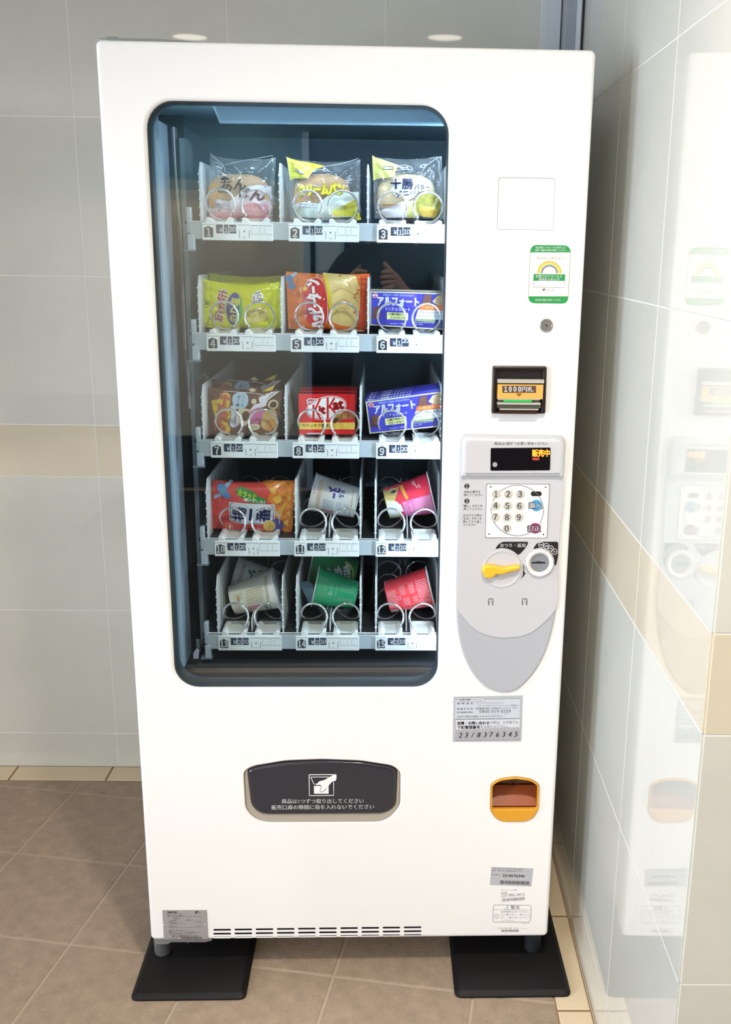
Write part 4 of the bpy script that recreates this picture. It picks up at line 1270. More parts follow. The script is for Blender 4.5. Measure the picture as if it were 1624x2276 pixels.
MB().tube([(0.001, 0.09, ha[0]), (-0.004, 0.09, (ha[0] + ha[1]) / 2 + 0.01), (-0.0055, 0.09, ha[1] - 0.004), (-0.003, 0.09, ha[2]), (0.001, 0.09, ha[2] - 0.012)], 0.004, WHITE, 8).build('side_grip', vm)

# ---- the two black floor plates the machine stands on
BLK = mat('plate_black_rubber', (17, 15, 16), 0.55, spec=0.3, bump=(300, 0.1))


def floor_plate(name, corners, label):
    c = np.mean(corners, axis=0)
    q = roundpoly([(p[0] - c[0], p[1] - c[1]) for p in corners], 0.016, 5)
    q = _ccw(q); n = len(q)
    lv = [(0.0, 0.0005), (0.0, 0.004), (0.008, 0.0115), (0.0105, 0.0125)]
    vs = []; fs = []
    for off, z_ in lv:
        vs += [(a, b, z_) for a, b in (_inset(q, off) if off else q)]
    for i in range(len(lv) - 1):
        for k in range(n):
            fs.append((i * n + k, i * n + (k + 1) % n, (i + 1) * n + (k + 1) % n, (i + 1) * n + k))
    fs.append(tuple(range(n))[::-1]); fs.append(tuple((len(lv) - 1) * n + k for k in range(n)))
    o = MB().add(vs, fs, BLK).build(name, None, 25)
    o.location = (c[0], c[1], 0)
    return tag(o, label, 'floor plate', 'anti-tip floor plates')


def strip(x0, x1, y0, L):
    a = np.array([x0, y0]); b = np.array([x1, y0 + (x1 - x0) * math.tan(AM)])
    d = NM[:2] * L
    return [a, b, b + d, a + d]


floor_plate('floor_plate', strip(-0.5435, -0.308, 1.7415, 0.83), 'black rubber floor plate under the left feet of the vending machine')
floor_plate('floor_plate', strip(0.1235, 0.3665, 1.7535, 0.83), 'black rubber floor plate under the right feet, beside the tiled wall')


# ================================================================ the goods in the trays
def goods(name, row, u, v, label, cat, group=None, w=None):
    """an item's root: axes along the machine's own, origin on the tray deck under it"""
    z = DZ[row] if w is None else w
    o = empty(name, MW(u, v, z), AM)
    return tag(o, label, cat, group), (u, v, z)


class Bag:
    """a pillow bag: four measured corners (photo points), sagging top, belly towards the viewer"""

    def __init__(self, org, v, tl, tr, br, bl, sag_t=0.004, sag_b=0.002, thick=0.034, seed=0, end=0.10, wr=0.0019, creases=()):
        self.o = org; f = lambda p: np.array(P(*p, v)) - np.array([org[0], org[2]])
        self.TL, self.TR, self.BR, self.BL = f(tl), f(tr), f(br), f(bl)
        self.st, self.sb, self.th, self.seed, self.end, self.wr = sag_t, sag_b, thick, seed, end, wr
        self.y = v - org[1]; self.cr = creases

    def pos(self, a, b):
        top = self.TL + (self.TR - self.TL) * a - np.array([0, self.st * 4 * a * (1 - a)])
        bot = self.BL + (self.BR - self.BL) * a + np.array([0, self.sb * 4 * a * (1 - a)])
        return bot + (top - bot) * b

    def inv(self, x, z):
        a, b = 0.5, 0.5
        for _ in range(8):
            top = self.TL[1] + (self.TR[1] - self.TL[1]) * a - self.st * 4 * a * (1 - a)
            bot = self.BL[1] + (self.BR[1] - self.BL[1]) * a + self.sb * 4 * a * (1 - a)
            b = (z - bot) / (top - bot)
            l = self.BL[0] + (self.TL[0] - self.BL[0]) * b; r = self.BR[0] + (self.TR[0] - self.BR[0]) * b
            a = (x - l) / (r - l)
        return a, b

    def depth(self, a, b):
        a = min(max(a, 0.0), 1.0); b = min(max(b, 0.0), 1.0)
        e = self.end
        t = min(max((a - e * 0.55) / (0.5 - e * 0.55), 0), 1) if a < 0.5 else min(max((1 - a - e * 0.55) / (0.5 - e * 0.55), 0), 1)
        h = (1 - (1 - t) ** 2.6) * (max(0.0, 1 - abs(2 * b - 1) ** 2.6)) ** 0.6
        k = self.seed
        edge = (1 - t) ** 1.5
        wr = self.wr * (edge * (math.sin(b * 23 + k + a * 9) + 0.6 * math.sin(b * 41 + 2.1 * k)) + 0.6 * math.sin(a * 13 + b * 8 + k) * math.sin(b * 11 - a * 6 + k) + 0.4 * math.sin(a * 31 + b * 17 + k * 3) * edge)
        for a0, b0, a1, b1, amp, wd in self.cr:
            dx, dy = a1 - a0, b1 - b0
            q = min(max(((a - a0) * dx + (b - b0) * dy) / (dx * dx + dy * dy), 0), 1)
            d = math.hypot(a - a0 - q * dx, b - b0 - q * dy)
            wr += amp * max(0.0, 1 - d / wd) * min(1, 4 * q + 0.3) * min(1, 4 * (1 - q) + 0.2)
        return self.th / 2 * h + wr * min(1, 6 * min(a, 1 - a, b, 1 - b) + 0.05)

    def front(self, x, z):
        return self.y - self.depth(*self.inv(x, z))

    def mesh(self, m, na=64, nb=34, mb=None, mend=None):
        mb = mb or MB(); vs = []; fs = []
        for s in (-1, 1):
            for j in range(nb + 1):
                for i in range(na + 1):
                    a, b = i / na, j / nb
                    x, z = self.pos(a, b)
                    if i in (0, na): x += (0.0012 if j % 2 else 0) * (1 if i == 0 else -1)
                    d = self.depth(a, b) if s < 0 else abs(self.depth(a, b)) * 0.9
                    vs.append((x, self.y + s * d, z))
        N = (na + 1) * (nb + 1)
        for j in range(nb):
            for i in range(na):
                p = j * (na + 1) + i
                fs.append((p, p + 1, p + na + 2, p + na + 1))
                fs.append((N + p + 1, N + p, N + p + na + 1, N + p + na + 2))
        ring = [i for i in range(na)] + [j * (na + 1) + na for j in range(nb)] + [nb * (na + 1) + i for i in range(na, 0, -1)] + [j * (na + 1) for j in range(nb, 0, -1)]
        for k in range(len(ring)):
            p, q = ring[k], ring[(k + 1) % len(ring)]
            fs.append((q, p, N + p, N + q))
        return mb.add(vs, fs, m)

    def pr(self, mb, v, step=9.0, eps=0.0005):
        return Print(mb, v, self.front, self.o, eps=eps, step=step)


def pm(name, col, rough=0.22, **k):
    return mat('print_' + name, col, rough, **k)


PWH = pm('gloss_white', (246, 246, 244)); PBK = pm('gloss_black', (26, 22, 28)); PNV = pm('navy', (30, 34, 84))
BUN = mat('bun_crust', (206, 158, 106), 0.5, noise=(22, 0.16), bump=(60, 0.1))
BUNP = mat('bun_crust_pale', (222, 196, 148), 0.5, noise=(22, 0.14), bump=(60, 0.1))
VB = 0.185      # depth of the front goods


BCR = [(0.03, 0.97, 0.30, 0.62, 0.007, 0.06), (0.97, 0.97, 0.66, 0.66, 0.008, 0.07), (0.10, 0.96, 0.12, 0.55, 0.004, 0.04), (0.90, 0.95, 0.86, 0.5, 0.006, 0.05), (0.3, 0.74, 0.7, 0.78, 0.005, 0.05),
       (0.45, 0.72, 0.5, 0.58, 0.004, 0.04), (0.05, 0.1, 0.22, 0.3, 0.005, 0.05), (0.95, 0.08, 0.74, 0.28, 0.006, 0.06), (0.5, 0.97, 0.62, 0.74, 0.005, 0.05), (0.78, 0.9, 0.97, 0.6, 0.005, 0.05)]


def bread_bag(name, row, cx, lab, corners, bun, bun_m, seed):
    u, _ = P(cx, 490, VB)
    root, org = goods(name, row, u, VB, lab, 'bread', 'bagged breads on the top tray')
    bag = Bag(org, VB, *corners, sag_t=0.006, sag_b=0.001, thick=0.040, seed=seed, end=0.06, wr=0.0026, creases=BCR)
    mb = bag.mesh(FILM, 80, 52); mb.build('film_bag', root, 180)
    x0, y0, x1, y1 = bun
    ua, wa = P(x0, y1, VB); ub, wb = P(x1, y0, VB)
    vs = []; fs = []; nu, nv = 28, 14
    for j in range(nv + 1):
        for i in range(nu):
            th, ph = 2 * pi * i / nu, pi * j / nv
            sx = math.copysign(abs(math.sin(ph) * math.cos(th)) ** 0.75, math.cos(th)); sz = math.copysign(abs(math.cos(ph)) ** 0.75, math.cos(ph))
            sy = math.sin(ph) * math.sin(th)
            vs.append(((ua + ub) / 2 - org[0] + sx * (ub - ua) / 2, 0.0 + sy * 0.014, (wa + wb) / 2 - org[2] + sz * (wb - wa) / 2))
    for j in range(nv):
        for i in range(nu):
            fs.append((j * nu + i, (j + 1) * nu + i, (j + 1) * nu + (i + 1) % nu, j * nu + (i + 1) % nu))
    MB().add(vs, fs, bun_m).build('bun', root, 180)
    pmb = MB()
    return root, pmb, bag.pr(pmb, VB), bag


def fold_glints(q, lines, lift=3):  # pale strokes painted on as glints along the film's folds
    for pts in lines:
        q.line(spline(pts, 4, False), 0.7, pm('fold_glint', (240, 246, 250), 0.1), lift)


LIL = pm('lilac_white', (236, 232, 240)); PK1 = pm('pink_pale', (240, 214, 224)); PK2 = pm('pink', (232, 168, 180)); PK3 = pm('pink_deep', (214, 118, 126))
# 1 red-bean bread
r, mb, q, bag = bread_bag('bean_bread', 0, 535, 'clear bag with pink hem and black brush lettering above price label 1', ((466, 344), (614, 350), (606, 487), (462, 488)), (463, 388, 600, 484), BUN, 1.0)
q.poly([(464, 446), (470, 443), (482, 442), (498, 446), (512, 449), (524, 440), (540, 424), (556, 416), (575, 412), (603, 414), (604, 440), (602, 452), (604, 462), (464, 466)], LIL)
q.poly([(464, 464), (604, 460), (604, 472), (464, 474)], PK1); q.poly([(465, 472), (603, 470), (603, 480), (465, 480)], PK2); q.poly([(467, 478), (603, 477), (601, 485), (468, 484)], PK3)
q.poly([(536, 440), (556, 430), (585, 432), (598, 446), (600, 462), (590, 472), (560, 476), (540, 468), (533, 455)], PK1, 1); q.poly([(536, 458), (560, 452), (598, 456), (598, 470), (580, 480), (548, 478)], PK2, 2)
BR = pm('brush_brown_black', (62, 40, 46), 0.4)
q.text('あ', 503, 416, 30, BR, align='c', w=31, bold=0.014, lift=3, shear=.15); q.text('ん', 536, 411, 24, BR, align='c', bold=0.03, lift=3, shear=.15)
q.text('ぱ', 546, 430, 22, BR, align='c', bold=0.02, lift=3); q.text('ん', 574, 433, 26, BR, align='c', w=32, bold=0.03, lift=3, shear=.15)
q.poly([(491, 400), (495, 396), (504, 394), (512, 397), (514, 402), (506, 401), (499, 403)], BR, 3)
PUR = pm('date_purple', (140, 116, 160), 0.4)
q.text('消費期限 23. 02. 13', 470.5, 453.5, 4.6, PUR, w=42, ang=-5, bold=.01, lift=3); q.text('滝志野東野原町 +YON', 470.5, 460, 4.2, PUR, w=42, ang=-5, lift=3)
q.text('つぶあん', 545, 457, 7, PK3, w=38, lift=3, ang=-6)
q.text('KOBEYA', 477, 369, 5.2, PWH, w=20, ang=-18, bold=.02, lift=3); q.line([(476, 363), (481, 361), (488, 365), (496, 368), (499, 372)], .8, PWH, 3); q.line([(476, 372), (484, 376), (492, 381), (497, 381)], .8, PWH, 3)
fold_glints(q, [[(468, 340), (478, 352), (496, 366), (504, 384)], [(502, 368), (540, 358), (606, 346)], [(508, 384), (534, 400), (538, 386), (524, 372)], [(606, 348), (598, 366), (580, 380)]])
mb.build('wrapper_print', r, 0)

# 2 cream bread
YE = pm('lemon_yellow', (232, 222, 72)); YED = pm('mustard', (188, 172, 60)); CRM = pm('cream_white', (240, 242, 232)); MINT = pm('mint_white', (226, 236, 226))
r, mb, q, bag = bread_bag('cream_bread', 0, 720, 'clear bag with yellow corner and yellow lettering above price label 2', ((637, 350), (801, 354), (801, 488), (648, 487)), (653, 388, 778, 482), BUN, 2.3)
q.poly([(637, 349), (650, 354), (664, 358), (690, 362), (722, 370), (712, 374), (700, 378), (694, 386), (686, 396), (674, 398), (660, 397), (652, 398), (645, 402), (641, 380)], YE)
q.poly([(652, 456), (662, 452), (676, 450), (692, 451), (708, 454), (718, 446), (732, 434), (750, 424), (780, 428), (797, 426), (798, 446), (796, 468), (790, 482), (700, 485), (668, 482), (656, 474)], MINT)
q.poly([(740, 468), (760, 462), (790, 448), (796, 452), (792, 480), (744, 482), (738, 476)], YE, 1); q.poly([(756, 462), (792, 442), (797, 448), (770, 460), (792, 452), (794, 458), (762, 468)], YED, 2)
q.poly([(790, 476), (796, 470), (803, 488), (795, 490), (787, 484)], YE, 1)
q.text('クリームパン', 664, 424, 25, YED, w=102, bold=0.085, lift=3, ang=2); q.text('クリームパン', 664.6, 424, 23.5, YE, w=100, bold=0.045, lift=4, ang=2)
q.text('消費期限 23.02.14', 664, 454, 4.4, PUR, w=42, lift=3, bold=.01, ang=-3); q.text('滝志野東野原町 +YON', 664, 460.5, 4.0, PUR, w=42, lift=3, ang=-3)
q.text('KOBEYA', 659, 379, 5.6, PBK, w=21, ang=-22, bold=.09, lift=3); q.text('KOBEYA', 659.4, 379, 5.2, PWH, w=20.4, ang=-22, bold=.04, lift=4)
fold_glints(q, [[(636, 348), (642, 374), (646, 400)], [(688, 410), (712, 416), (720, 410)], [(720, 372), (760, 364), (796, 352)], [(750, 414), (757, 402), (788, 400)], [(686, 396), (700, 378), (740, 384)], [(724, 396), (738, 394), (750, 398)]])
mb.build('wrapper_print', r, 0)

# 3 butter bread
OLV = mat('herb_olive', (148, 138, 56), 0.6, noise=(160, 0.4))
r, mb, q, bag = bread_bag('butter_bread', 0, 906, 'clear bag with pale yellow corner, blue-black lettering and olive topping above price label 3', ((827, 347), (982, 346), (986, 487), (832, 486)), (838, 388, 968, 482), BUNP, 4.1)
q.poly([(827, 345), (834, 350), (850, 355), (866, 361), (886, 369), (880, 378), (876, 392), (866, 396), (850, 397), (836, 398), (829, 402)], pm('pale_lemon', (228, 220, 128)))
q.poly([(868, 424), (872, 408), (880, 400), (905, 398), (930, 404), (950, 410), (958, 418), (944, 424), (930, 428), (918, 440), (906, 446), (892, 438), (880, 438)], pm('haze_blue_white', (222, 226, 236)))
q.poly([(842, 470), (856, 464), (872, 458), (890, 450), (904, 446), (912, 448), (906, 468), (902, 484), (858, 484)], LIL); q.poly([(904, 450), (916, 446), (928, 452), (930, 484), (902, 484)], pm('straw', (220, 214, 140)))
q.poly([(920, 446), (930, 436), (948, 428), (962, 430), (974, 440), (980, 456), (976, 474), (966, 484), (938, 482), (926, 470)], OLV, 1); q.poly([(928, 466), (946, 458), (966, 462), (972, 474), (964, 484), (938, 482)], pm('amber_soft', (206, 170, 78)), 2)
q.poly([(958, 462), (966, 444), (972, 436), (974, 442), (966, 464), (960, 470)], pm('straw', (220, 214, 140)), 3)
BLU = pm('brush_blue_black', (38, 40, 70), 0.4)
q.text('十', 879, 410, 22, BLU, align='c', bold=0.05, lift=3); q.text('勝', 905, 410, 24, BLU, align='c', bold=0.026, lift=3); q.text('バター', 920, 417, 13, BLU, w=34, bold=0.025, lift=3, ang=-1)
q.text('デニ', 879, 433, 13, BLU, w=28, bold=.05, lift=3, ang=6); q.text('ッシュ', 909, 430, 10, BLU, w=22, bold=.02, lift=3, ang=8)
DTO = pm('date_orange', (150, 96, 40), 0.4)
q.text('消費期限 23.02.07', 849, 456.8, 4.6, DTO, w=41, bold=.02, lift=3); q.text('滝志野東野原町 +YON', 849, 462.6, 4.2, PUR, w=43, lift=3)
q.text('KOBEYA', 851, 374.5, 6.4, PBK, w=22, bold=.11, lift=3); q.text('KOBEYA', 851.6, 374.5, 5.4, PWH, w=20.5, bold=.04, lift=4)
fold_glints(q, [[(846, 366), (858, 362), (868, 364), (878, 374)], [(886, 374), (900, 378), (918, 378)], [(934, 392), (944, 372), (970, 352)], [(970, 350), (976, 372), (978, 402)], [(886, 370), (904, 368)]])
mb.build('wrapper_print', r, 0)


# ---- snack bags
SCR = [(0.11, 0.02, 0.12, 0.98, -0.0035, 0.035), (0.02, 0.92, 0.20, 0.62, 0.003, 0.05), (0.98, 0.92, 0.80, 0.55, 0.004, 0.05), (0.97, 0.08, 0.80, 0.40, 0.004, 0.06), (0.90, 0.05, 0.91, 0.95, -0.003, 0.03), (0.04, 0.08, 0.16, 0.34, 0.003, 0.05)]
def snack_bag(name, row, n, lab, group, corners, m, v=VB, **k):
    cx = (corners[2][0] + corners[3][0]) / 2; by = (corners[2][1] + corners[3][1]) / 2
    u, w = P(cx, by, v)
    root, org = goods(name, row, u, v, lab, 'snack bag', group, w=w)
    k.setdefault('creases', SCR)
    bag = Bag(org, v, *corners, **k)
    mb = bag.mesh(m)
    return root, mb, bag, bag.pr(mb, v)


YB1 = pm('bag_yellow_green', (226, 228, 20), 0.2); YB2 = pm('bag_yellow_dull', (206, 204, 84), 0.25); RED = pm('logo_red', (196, 68, 62)); PUP = pm('oval_violet', (86, 84, 150)); GRN = pm('oval_green', (110, 188, 110))
CHIP = mat('print_chips', (232, 214, 128), 0.25, noise=(120, 0.22)); CHIP2 = pm('chip_gold', (204, 166, 70))
kw4 = dict(sag_t=0.008, sag_b=-0.001, thick=0.034, seed=5, end=0.09)
r, mb, bag, q = snack_bag('potato_stick_bag', 1, 4, 'yellow-green snack bag with violet oval, foremost above price label 4', 'yellow snack bags of the second tray', ((444, 618), (622, 626), (630, 730), (450, 727)), YB1, **kw4)
q.poly([(448, 622), (462, 628), (456, 660), (452, 690), (452, 722), (449, 722)], YB2)
q.text('スティックポテト', 492.5, 679, 23, PWH, ang=80, w=72, align='c', bold=0.11, lift=1); q.text('スティックポテト', 492.5, 679, 21, RED, ang=80, w=70, align='c', bold=0.045, lift=2)
q.poly([(523 + 17.5 * math.cos(t) * 1.0 + 1.5 * math.sin(t), 686 - 36.5 * math.sin(t)) for t in np.linspace(0, 2 * pi, 37)[:-1]], PUP, 1)
q.poly([(533, 656), (539, 668), (541.5, 684), (540, 702), (534, 716), (531, 716), (534, 690)], GRN, 2)
q.text('のり塩', 523, 688, 19, PWH, ang=84, w=52, align='c', bold=.05, lift=3); q.text('のり塩', 523, 688, 18, pm('oval_yellow', (222, 216, 76)), ang=84, w=51, align='c', bold=.03, lift=4)
q.line([(452, 668), (457, 666), (464, 668), (466.5, 674), (464, 681), (458, 683), (453, 679)], 0.9, PBK, 1, True); q.text('湖', 459, 674.6, 8, PBK, ang=90, align='c', lift=1)
q.poly([(548, 700), (560, 683), (578, 679), (592, 684), (600, 696), (594, 708), (576, 716), (552, 718), (546, 710)], CHIP, 1)
rnd = random.Random(9)
for k in range(26):
    x_, y_ = rnd.uniform(550, 592), rnd.uniform(684, 712); a = rnd.uniform(-.6, .6)
    q.line([(x_ - 5 * math.cos(a), y_ - 5 * math.sin(a)), (x_ + 5 * math.cos(a), y_ + 5 * math.sin(a))], 1.5, CHIP2 if k % 2 else pm('chip_pale', (240, 228, 160)), 2)
q.poly([(562, 657), (572, 646), (577, 643.5), (587, 657), (584, 668), (580, 674), (562, 674)], LIL, 1); q.text('JOL', 577.5, 660, 12, PNV, ang=-68, w=25, align='c', lift=2); q.text('新発売', 566.5, 664, 3.8, RED, ang=-85, align='c', lift=2)
mb.build('bag_film', r, 180)
r2, mb, bag, q = snack_bag('potato_stick_bag', 1, 4, 'duller yellow snack bag half hidden behind the violet-oval bag, above price label 4', 'yellow snack bags of the second tray', ((464, 606), (624, 612), (626, 722), (460, 722)), YB1, v=0.245, sag_t=0.005, sag_b=0, thick=0.03, seed=8, end=0.09)
mb.build('bag_film', r2, 180)

ORG = pm('bag_orange', (230, 116, 50), 0.2); ORD = pm('bag_orange_deep', (210, 76, 34), 0.2); CRR = pm('logo_crimson', (206, 58, 56)); SPARK = pm('sparkle', (252, 226, 206)); RICE = pm('cracker_cream', (238, 210, 140)); RICE2 = pm('cracker_line', (214, 176, 108)); LBL = pm('pale_blue', (160, 190, 220)); BLUB = pm('spool_blue', (84, 140, 196))
r, mb, bag, q = snack_bag('rice_cracker_bag', 1, 5, 'orange snack bag with red panel and cream crackers above price label 5', None, ((634, 603), (822, 608), (814, 737), (640, 731)), ORG, sag_t=0.003, sag_b=0.0, thick=0.036, seed=3, end=0.08)
q.poly([(718, 606), (790, 612), (800, 640), (800, 690), (794, 728), (780, 726), (756, 722), (740, 716), (733, 700), (734, 670), (728, 636)], RICE)
q.poly([(717, 606), (724, 607), (731, 628), (736, 654), (738, 690), (735, 700), (731, 676), (727, 640)], pm('bag_yellow_stripe', (234, 206, 44)), 1)
for pts in ([(738, 630), (752, 622), (772, 626), (780, 640)], [(740, 650), (760, 640), (786, 654), (794, 672)], [(744, 676), (764, 664), (786, 680)], [(742, 696), (756, 684), (770, 686)]):
    q.line(spline(pts, 5, False), 2.4, RICE2, 1)
q.poly([(800, 612), (819, 610), (812, 734), (792, 730), (798, 700), (803, 660)], ORD, 1)
q.poly(roundpoly([(674, 640), (690, 618), (708, 616), (722, 628), (729, 660), (729, 700), (724, 726), (700, 730), (684, 716), (676, 690)], 16), CRR, 1)
q.line(roundpoly([(674, 640), (690, 618), (708, 616), (722, 628), (729, 660), (729, 700), (724, 726)], 14)[2:-2], 1.2, SPARK, 2)
q.text('ハッピーターン', 701, 674, 31, PWH, ang=96, w=106, align='c', bold=0.055, lift=2)
q.poly([(674, 641), (672.5, 637), (677, 639), (679, 634.5), (681.5, 638.5), (685, 636.5), (683, 645), (675, 646)], pm('crown_yellow', (238, 196, 50)), 2)
q.text('HAPPY TURN LAND', 668.5, 664, 3.4, SPARK, ang=88, w=52, align='c', lift=1); q.text('ひとくちサイズ', 679.5, 686, 5.2, SPARK, ang=88, w=40, align='c', lift=2)
for x_, y_ in ((655, 652), (685, 622), (718, 619), (658, 620), (681, 701), (666, 694), (676, 724), (721, 664), (738, 668), (758, 720), (705, 612), (744, 640)):
    q.line([(x_ - 3, y_), (x_ + 3, y_)], 1, SPARK, 3); q.line([(x_, y_ - 3.4), (x_, y_ + 3.4)], 1, SPARK, 3)
q.poly([(634, 618), (640, 610), (648, 614), (652, 626), (658, 634), (656, 641), (646, 643), (640, 638), (641, 628)], BLUB, 2); q.poly([(644, 612), (656, 604), (661, 607), (650, 620)], LBL, 2); q.poly([(641, 636), (645, 632), (650, 640), (643, 644)], LBL, 1)
q.text('ミニ', 645.5, 626, 6, pm('spool_text', (96, 180, 90)), ang=70, align='c', lift=3)
q.line([(656, 712), (659, 704), (665, 704), (667, 710), (665, 720), (658, 722)], 1, SPARK, 1, True); q.line([(658, 716), (665, 710)], 2.2, SPARK, 1)
q.text('ハッピー', 794, 640, 7, pm('cap_gold', (190, 140, 40)), align='c', ang=84, w=18, lift=2)
mb.build('bag_film', r, 180)


# ---- cartons
def carton(name, row, lab, cat, group, tl, tr, br, bl, v, dep, m, mtop, rim=None):
    """a thin box: its front face through four measured points, leaning with them; the root sits under its lower edge"""
    u, w = P((bl[0] + br[0]) / 2, (bl[1] + br[1]) / 2, v)
    root, org = goods(name, row, u, v, lab, cat, group, w=w)
    f = lambda p: (P(*p, v)[0] - org[0], P(*p, v)[1] - org[2])
    A, B, Cc, D = f(bl), f(br), f(tr), f(tl)
    mb = MB().plate(roundpoly([A, B, Cc, D], 0.0012, 2), [], -0.0, dep, 0.0006, m, seg=1, mwall=mtop)
    return root, mb, Print(mb, v, lambda a, b: 0.0, org, eps=0.00015), org


ALB = pm('box_blue_violet', (66, 62, 158), 0.25); ALB2 = pm('box_indigo', (46, 42, 120), 0.25); ALG = pm('box_gold_line', (196, 190, 150), 0.3); ALY = pm('box_tag_yellow', (206, 206, 132), 0.3); CHO = pm('choc_brown', (96, 60, 50), 0.3); CHD = pm('choc_dark', (64, 38, 34), 0.3); BIS = pm('biscuit', (196, 166, 128), 0.4); WHB = pm('seal_white', (220, 228, 236), 0.3); ORR = pm('band_orange', (226, 98, 50), 0.3)


def choco_print(q, M, full):
    """M maps the printed layout (0..100 across, 0..50 down) to the face"""
    T = lambda pts: [M(*p) for p in pts]
    ang = math.degrees(math.atan2(-(M(100, 0)[1] - M(0, 0)[1]), M(100, 0)[0] - M(0, 0)[0])); k = math.hypot(M(100, 0)[0] - M(0, 0)[0], M(100, 0)[1] - M(0, 0)[1]) / 100
    kz = math.hypot(M(0, 50)[0] - M(0, 0)[0], M(0, 50)[1] - M(0, 0)[1]) / 50
    tx = lambda s, a, b, h, m, wd, **kk: q.text(s, *M(a, b), h * kz, m, ang=ang, w=wd * k, **kk)
    q.poly(T([(0, 0), (100, 0), (100, 50), (0, 50)]), ALG)
    q.poly(T([(1.6, 1.8), (98.6, 1.8), (98.6, 48.4), (1.6, 48.4)]), ALB, 1)
    q.poly(T([(63, 2), (98.6, 2), (98.6, 48.4), (52, 48.4)]), ALB2, 2)
    q.poly(T([(64, 3), (72, 3), (72, 17), (60, 17)]), CHO, 3); q.line(T([(71, 3), (71, 17)]), 0.8, CHD, 4)
    q.poly(T([(73, 12), (79, 4), (90, 1), (98.6, 1), (98.6, 18), (80, 18)]), BIS, 3)
    for a, b in ((79, 9), (85, 6), (91, 10), (84, 13), (94, 5)): q.disc(*M(a, b), 0.55 * k, CHD, 4, n=8)
    q.poly(T([(59, 17), (98.6, 17), (98.6, 24), (57, 24)]), ORR, 4); tx('小麦全粒粉入り', 60, 20.4, 4.2, pm('band_text', (240, 190, 120)), 36, lift=5)
    q.poly(T([(56.6, 24), (86, 24), (86, 36.5), (53.6, 36.5)]), WHB, 4); tx('アルフォートあ', 57, 27.4, 4.4, PNV, 27, lift=5, bold=.01); tx('キャンペーン', 56.4, 32.8, 4.2, PNV, 22, lift=5, bold=.01)
    q.poly(T([(53.6, 36.5), (77, 36.5), (76.6, 40), (53, 40)]), pm('seal_olive', (150, 160, 104), 0.3), 4); tx('詳しくはコチラのWEBへ', 54, 38.3, 2.2, PNV, 22, lift=5, bold=.02)
    tx('Biscuit topped, broken chocolate', 53, 42, 1.6, PWH, 23, lift=5); tx('for you', 53, 44.6, 1.6, PWH, 9, lift=5)
    q.disc(*M(6, 6), 3.1 * k, PWH, 2, ry=3.4 * kz); q.disc(*M(6, 6), 2.5 * k, pm('roundel_red', (206, 66, 74)), 3, ry=2.8 * kz); q.rect(M(3.6, 5.2)[0], M(3.6, 5.2)[1], M(8.4, 5.2)[0], M(8.4, 5.2)[1] + 1.2 * kz, PWH, 4)
    if full: tx('Alfort mini chocolate', 15, 4.6, 3.4, LBL, 36, lift=2)
    tx('アルフォート', 9, 14.2, 12.5, PWH, 48, lift=3, bold=0.045)
    tx('ミニチョコレート', 18, 25.0, 4.4, PWH, 29, lift=3, bold=0.02)
    q.poly(T([(20, 29.4), (45, 29.4), (45, 39.6), (20, 39.6)]), ALY, 2); tx('小麦の味わいと', 22, 32.2, 3.6, PNV, 21.5, lift=3, bold=.03); tx('ミルクのコク', 24, 37, 3.4, PNV, 17, lift=3, bold=.03)
    tx('(チョコレート菓子)', 24, 45.6, 2.4, PWH, 18, lift=3)
    q.poly(T([(5, 23), (13, 22), (12, 40), (2.4, 40)]), CHO, 2); q.line(T([(3, 38), (12, 38.4)]), 0.7, CHD, 3)


def bil(tl, tr, br, bl):
    def M(a, b):
        s, t = a / 100, b / 50
        return ((1 - t) * ((1 - s) * tl[0] + s * tr[0]) + t * ((1 - s) * bl[0] + s * br[0]), (1 - t) * ((1 - s) * tl[1] + s * tr[1]) + t * ((1 - s) * bl[1] + s * br[1]))
    return M


def top_print(mb, org, v, x0, x1, y, dep, txt_m):
    """lettering on the narrow top of a carton"""
    u0, w0 = P(x0, y, v); u1, _ = P(x1, y, v)
    vs, fs, (gx0, gx1, gz0, gz1) = glyphs('香ばしい全粒粉入りビスケット', 0.01)
    k = (u1 - u0) / (gx1 - gx0)
    mb.add([(u0 - org[0] + (a - gx0) * k, dep * 0.2 + (b - gz0) / (gz1 - gz0) * dep * 0.55, w0 - org[2] + 0.0004) for a, b in vs], fs, txt_m)


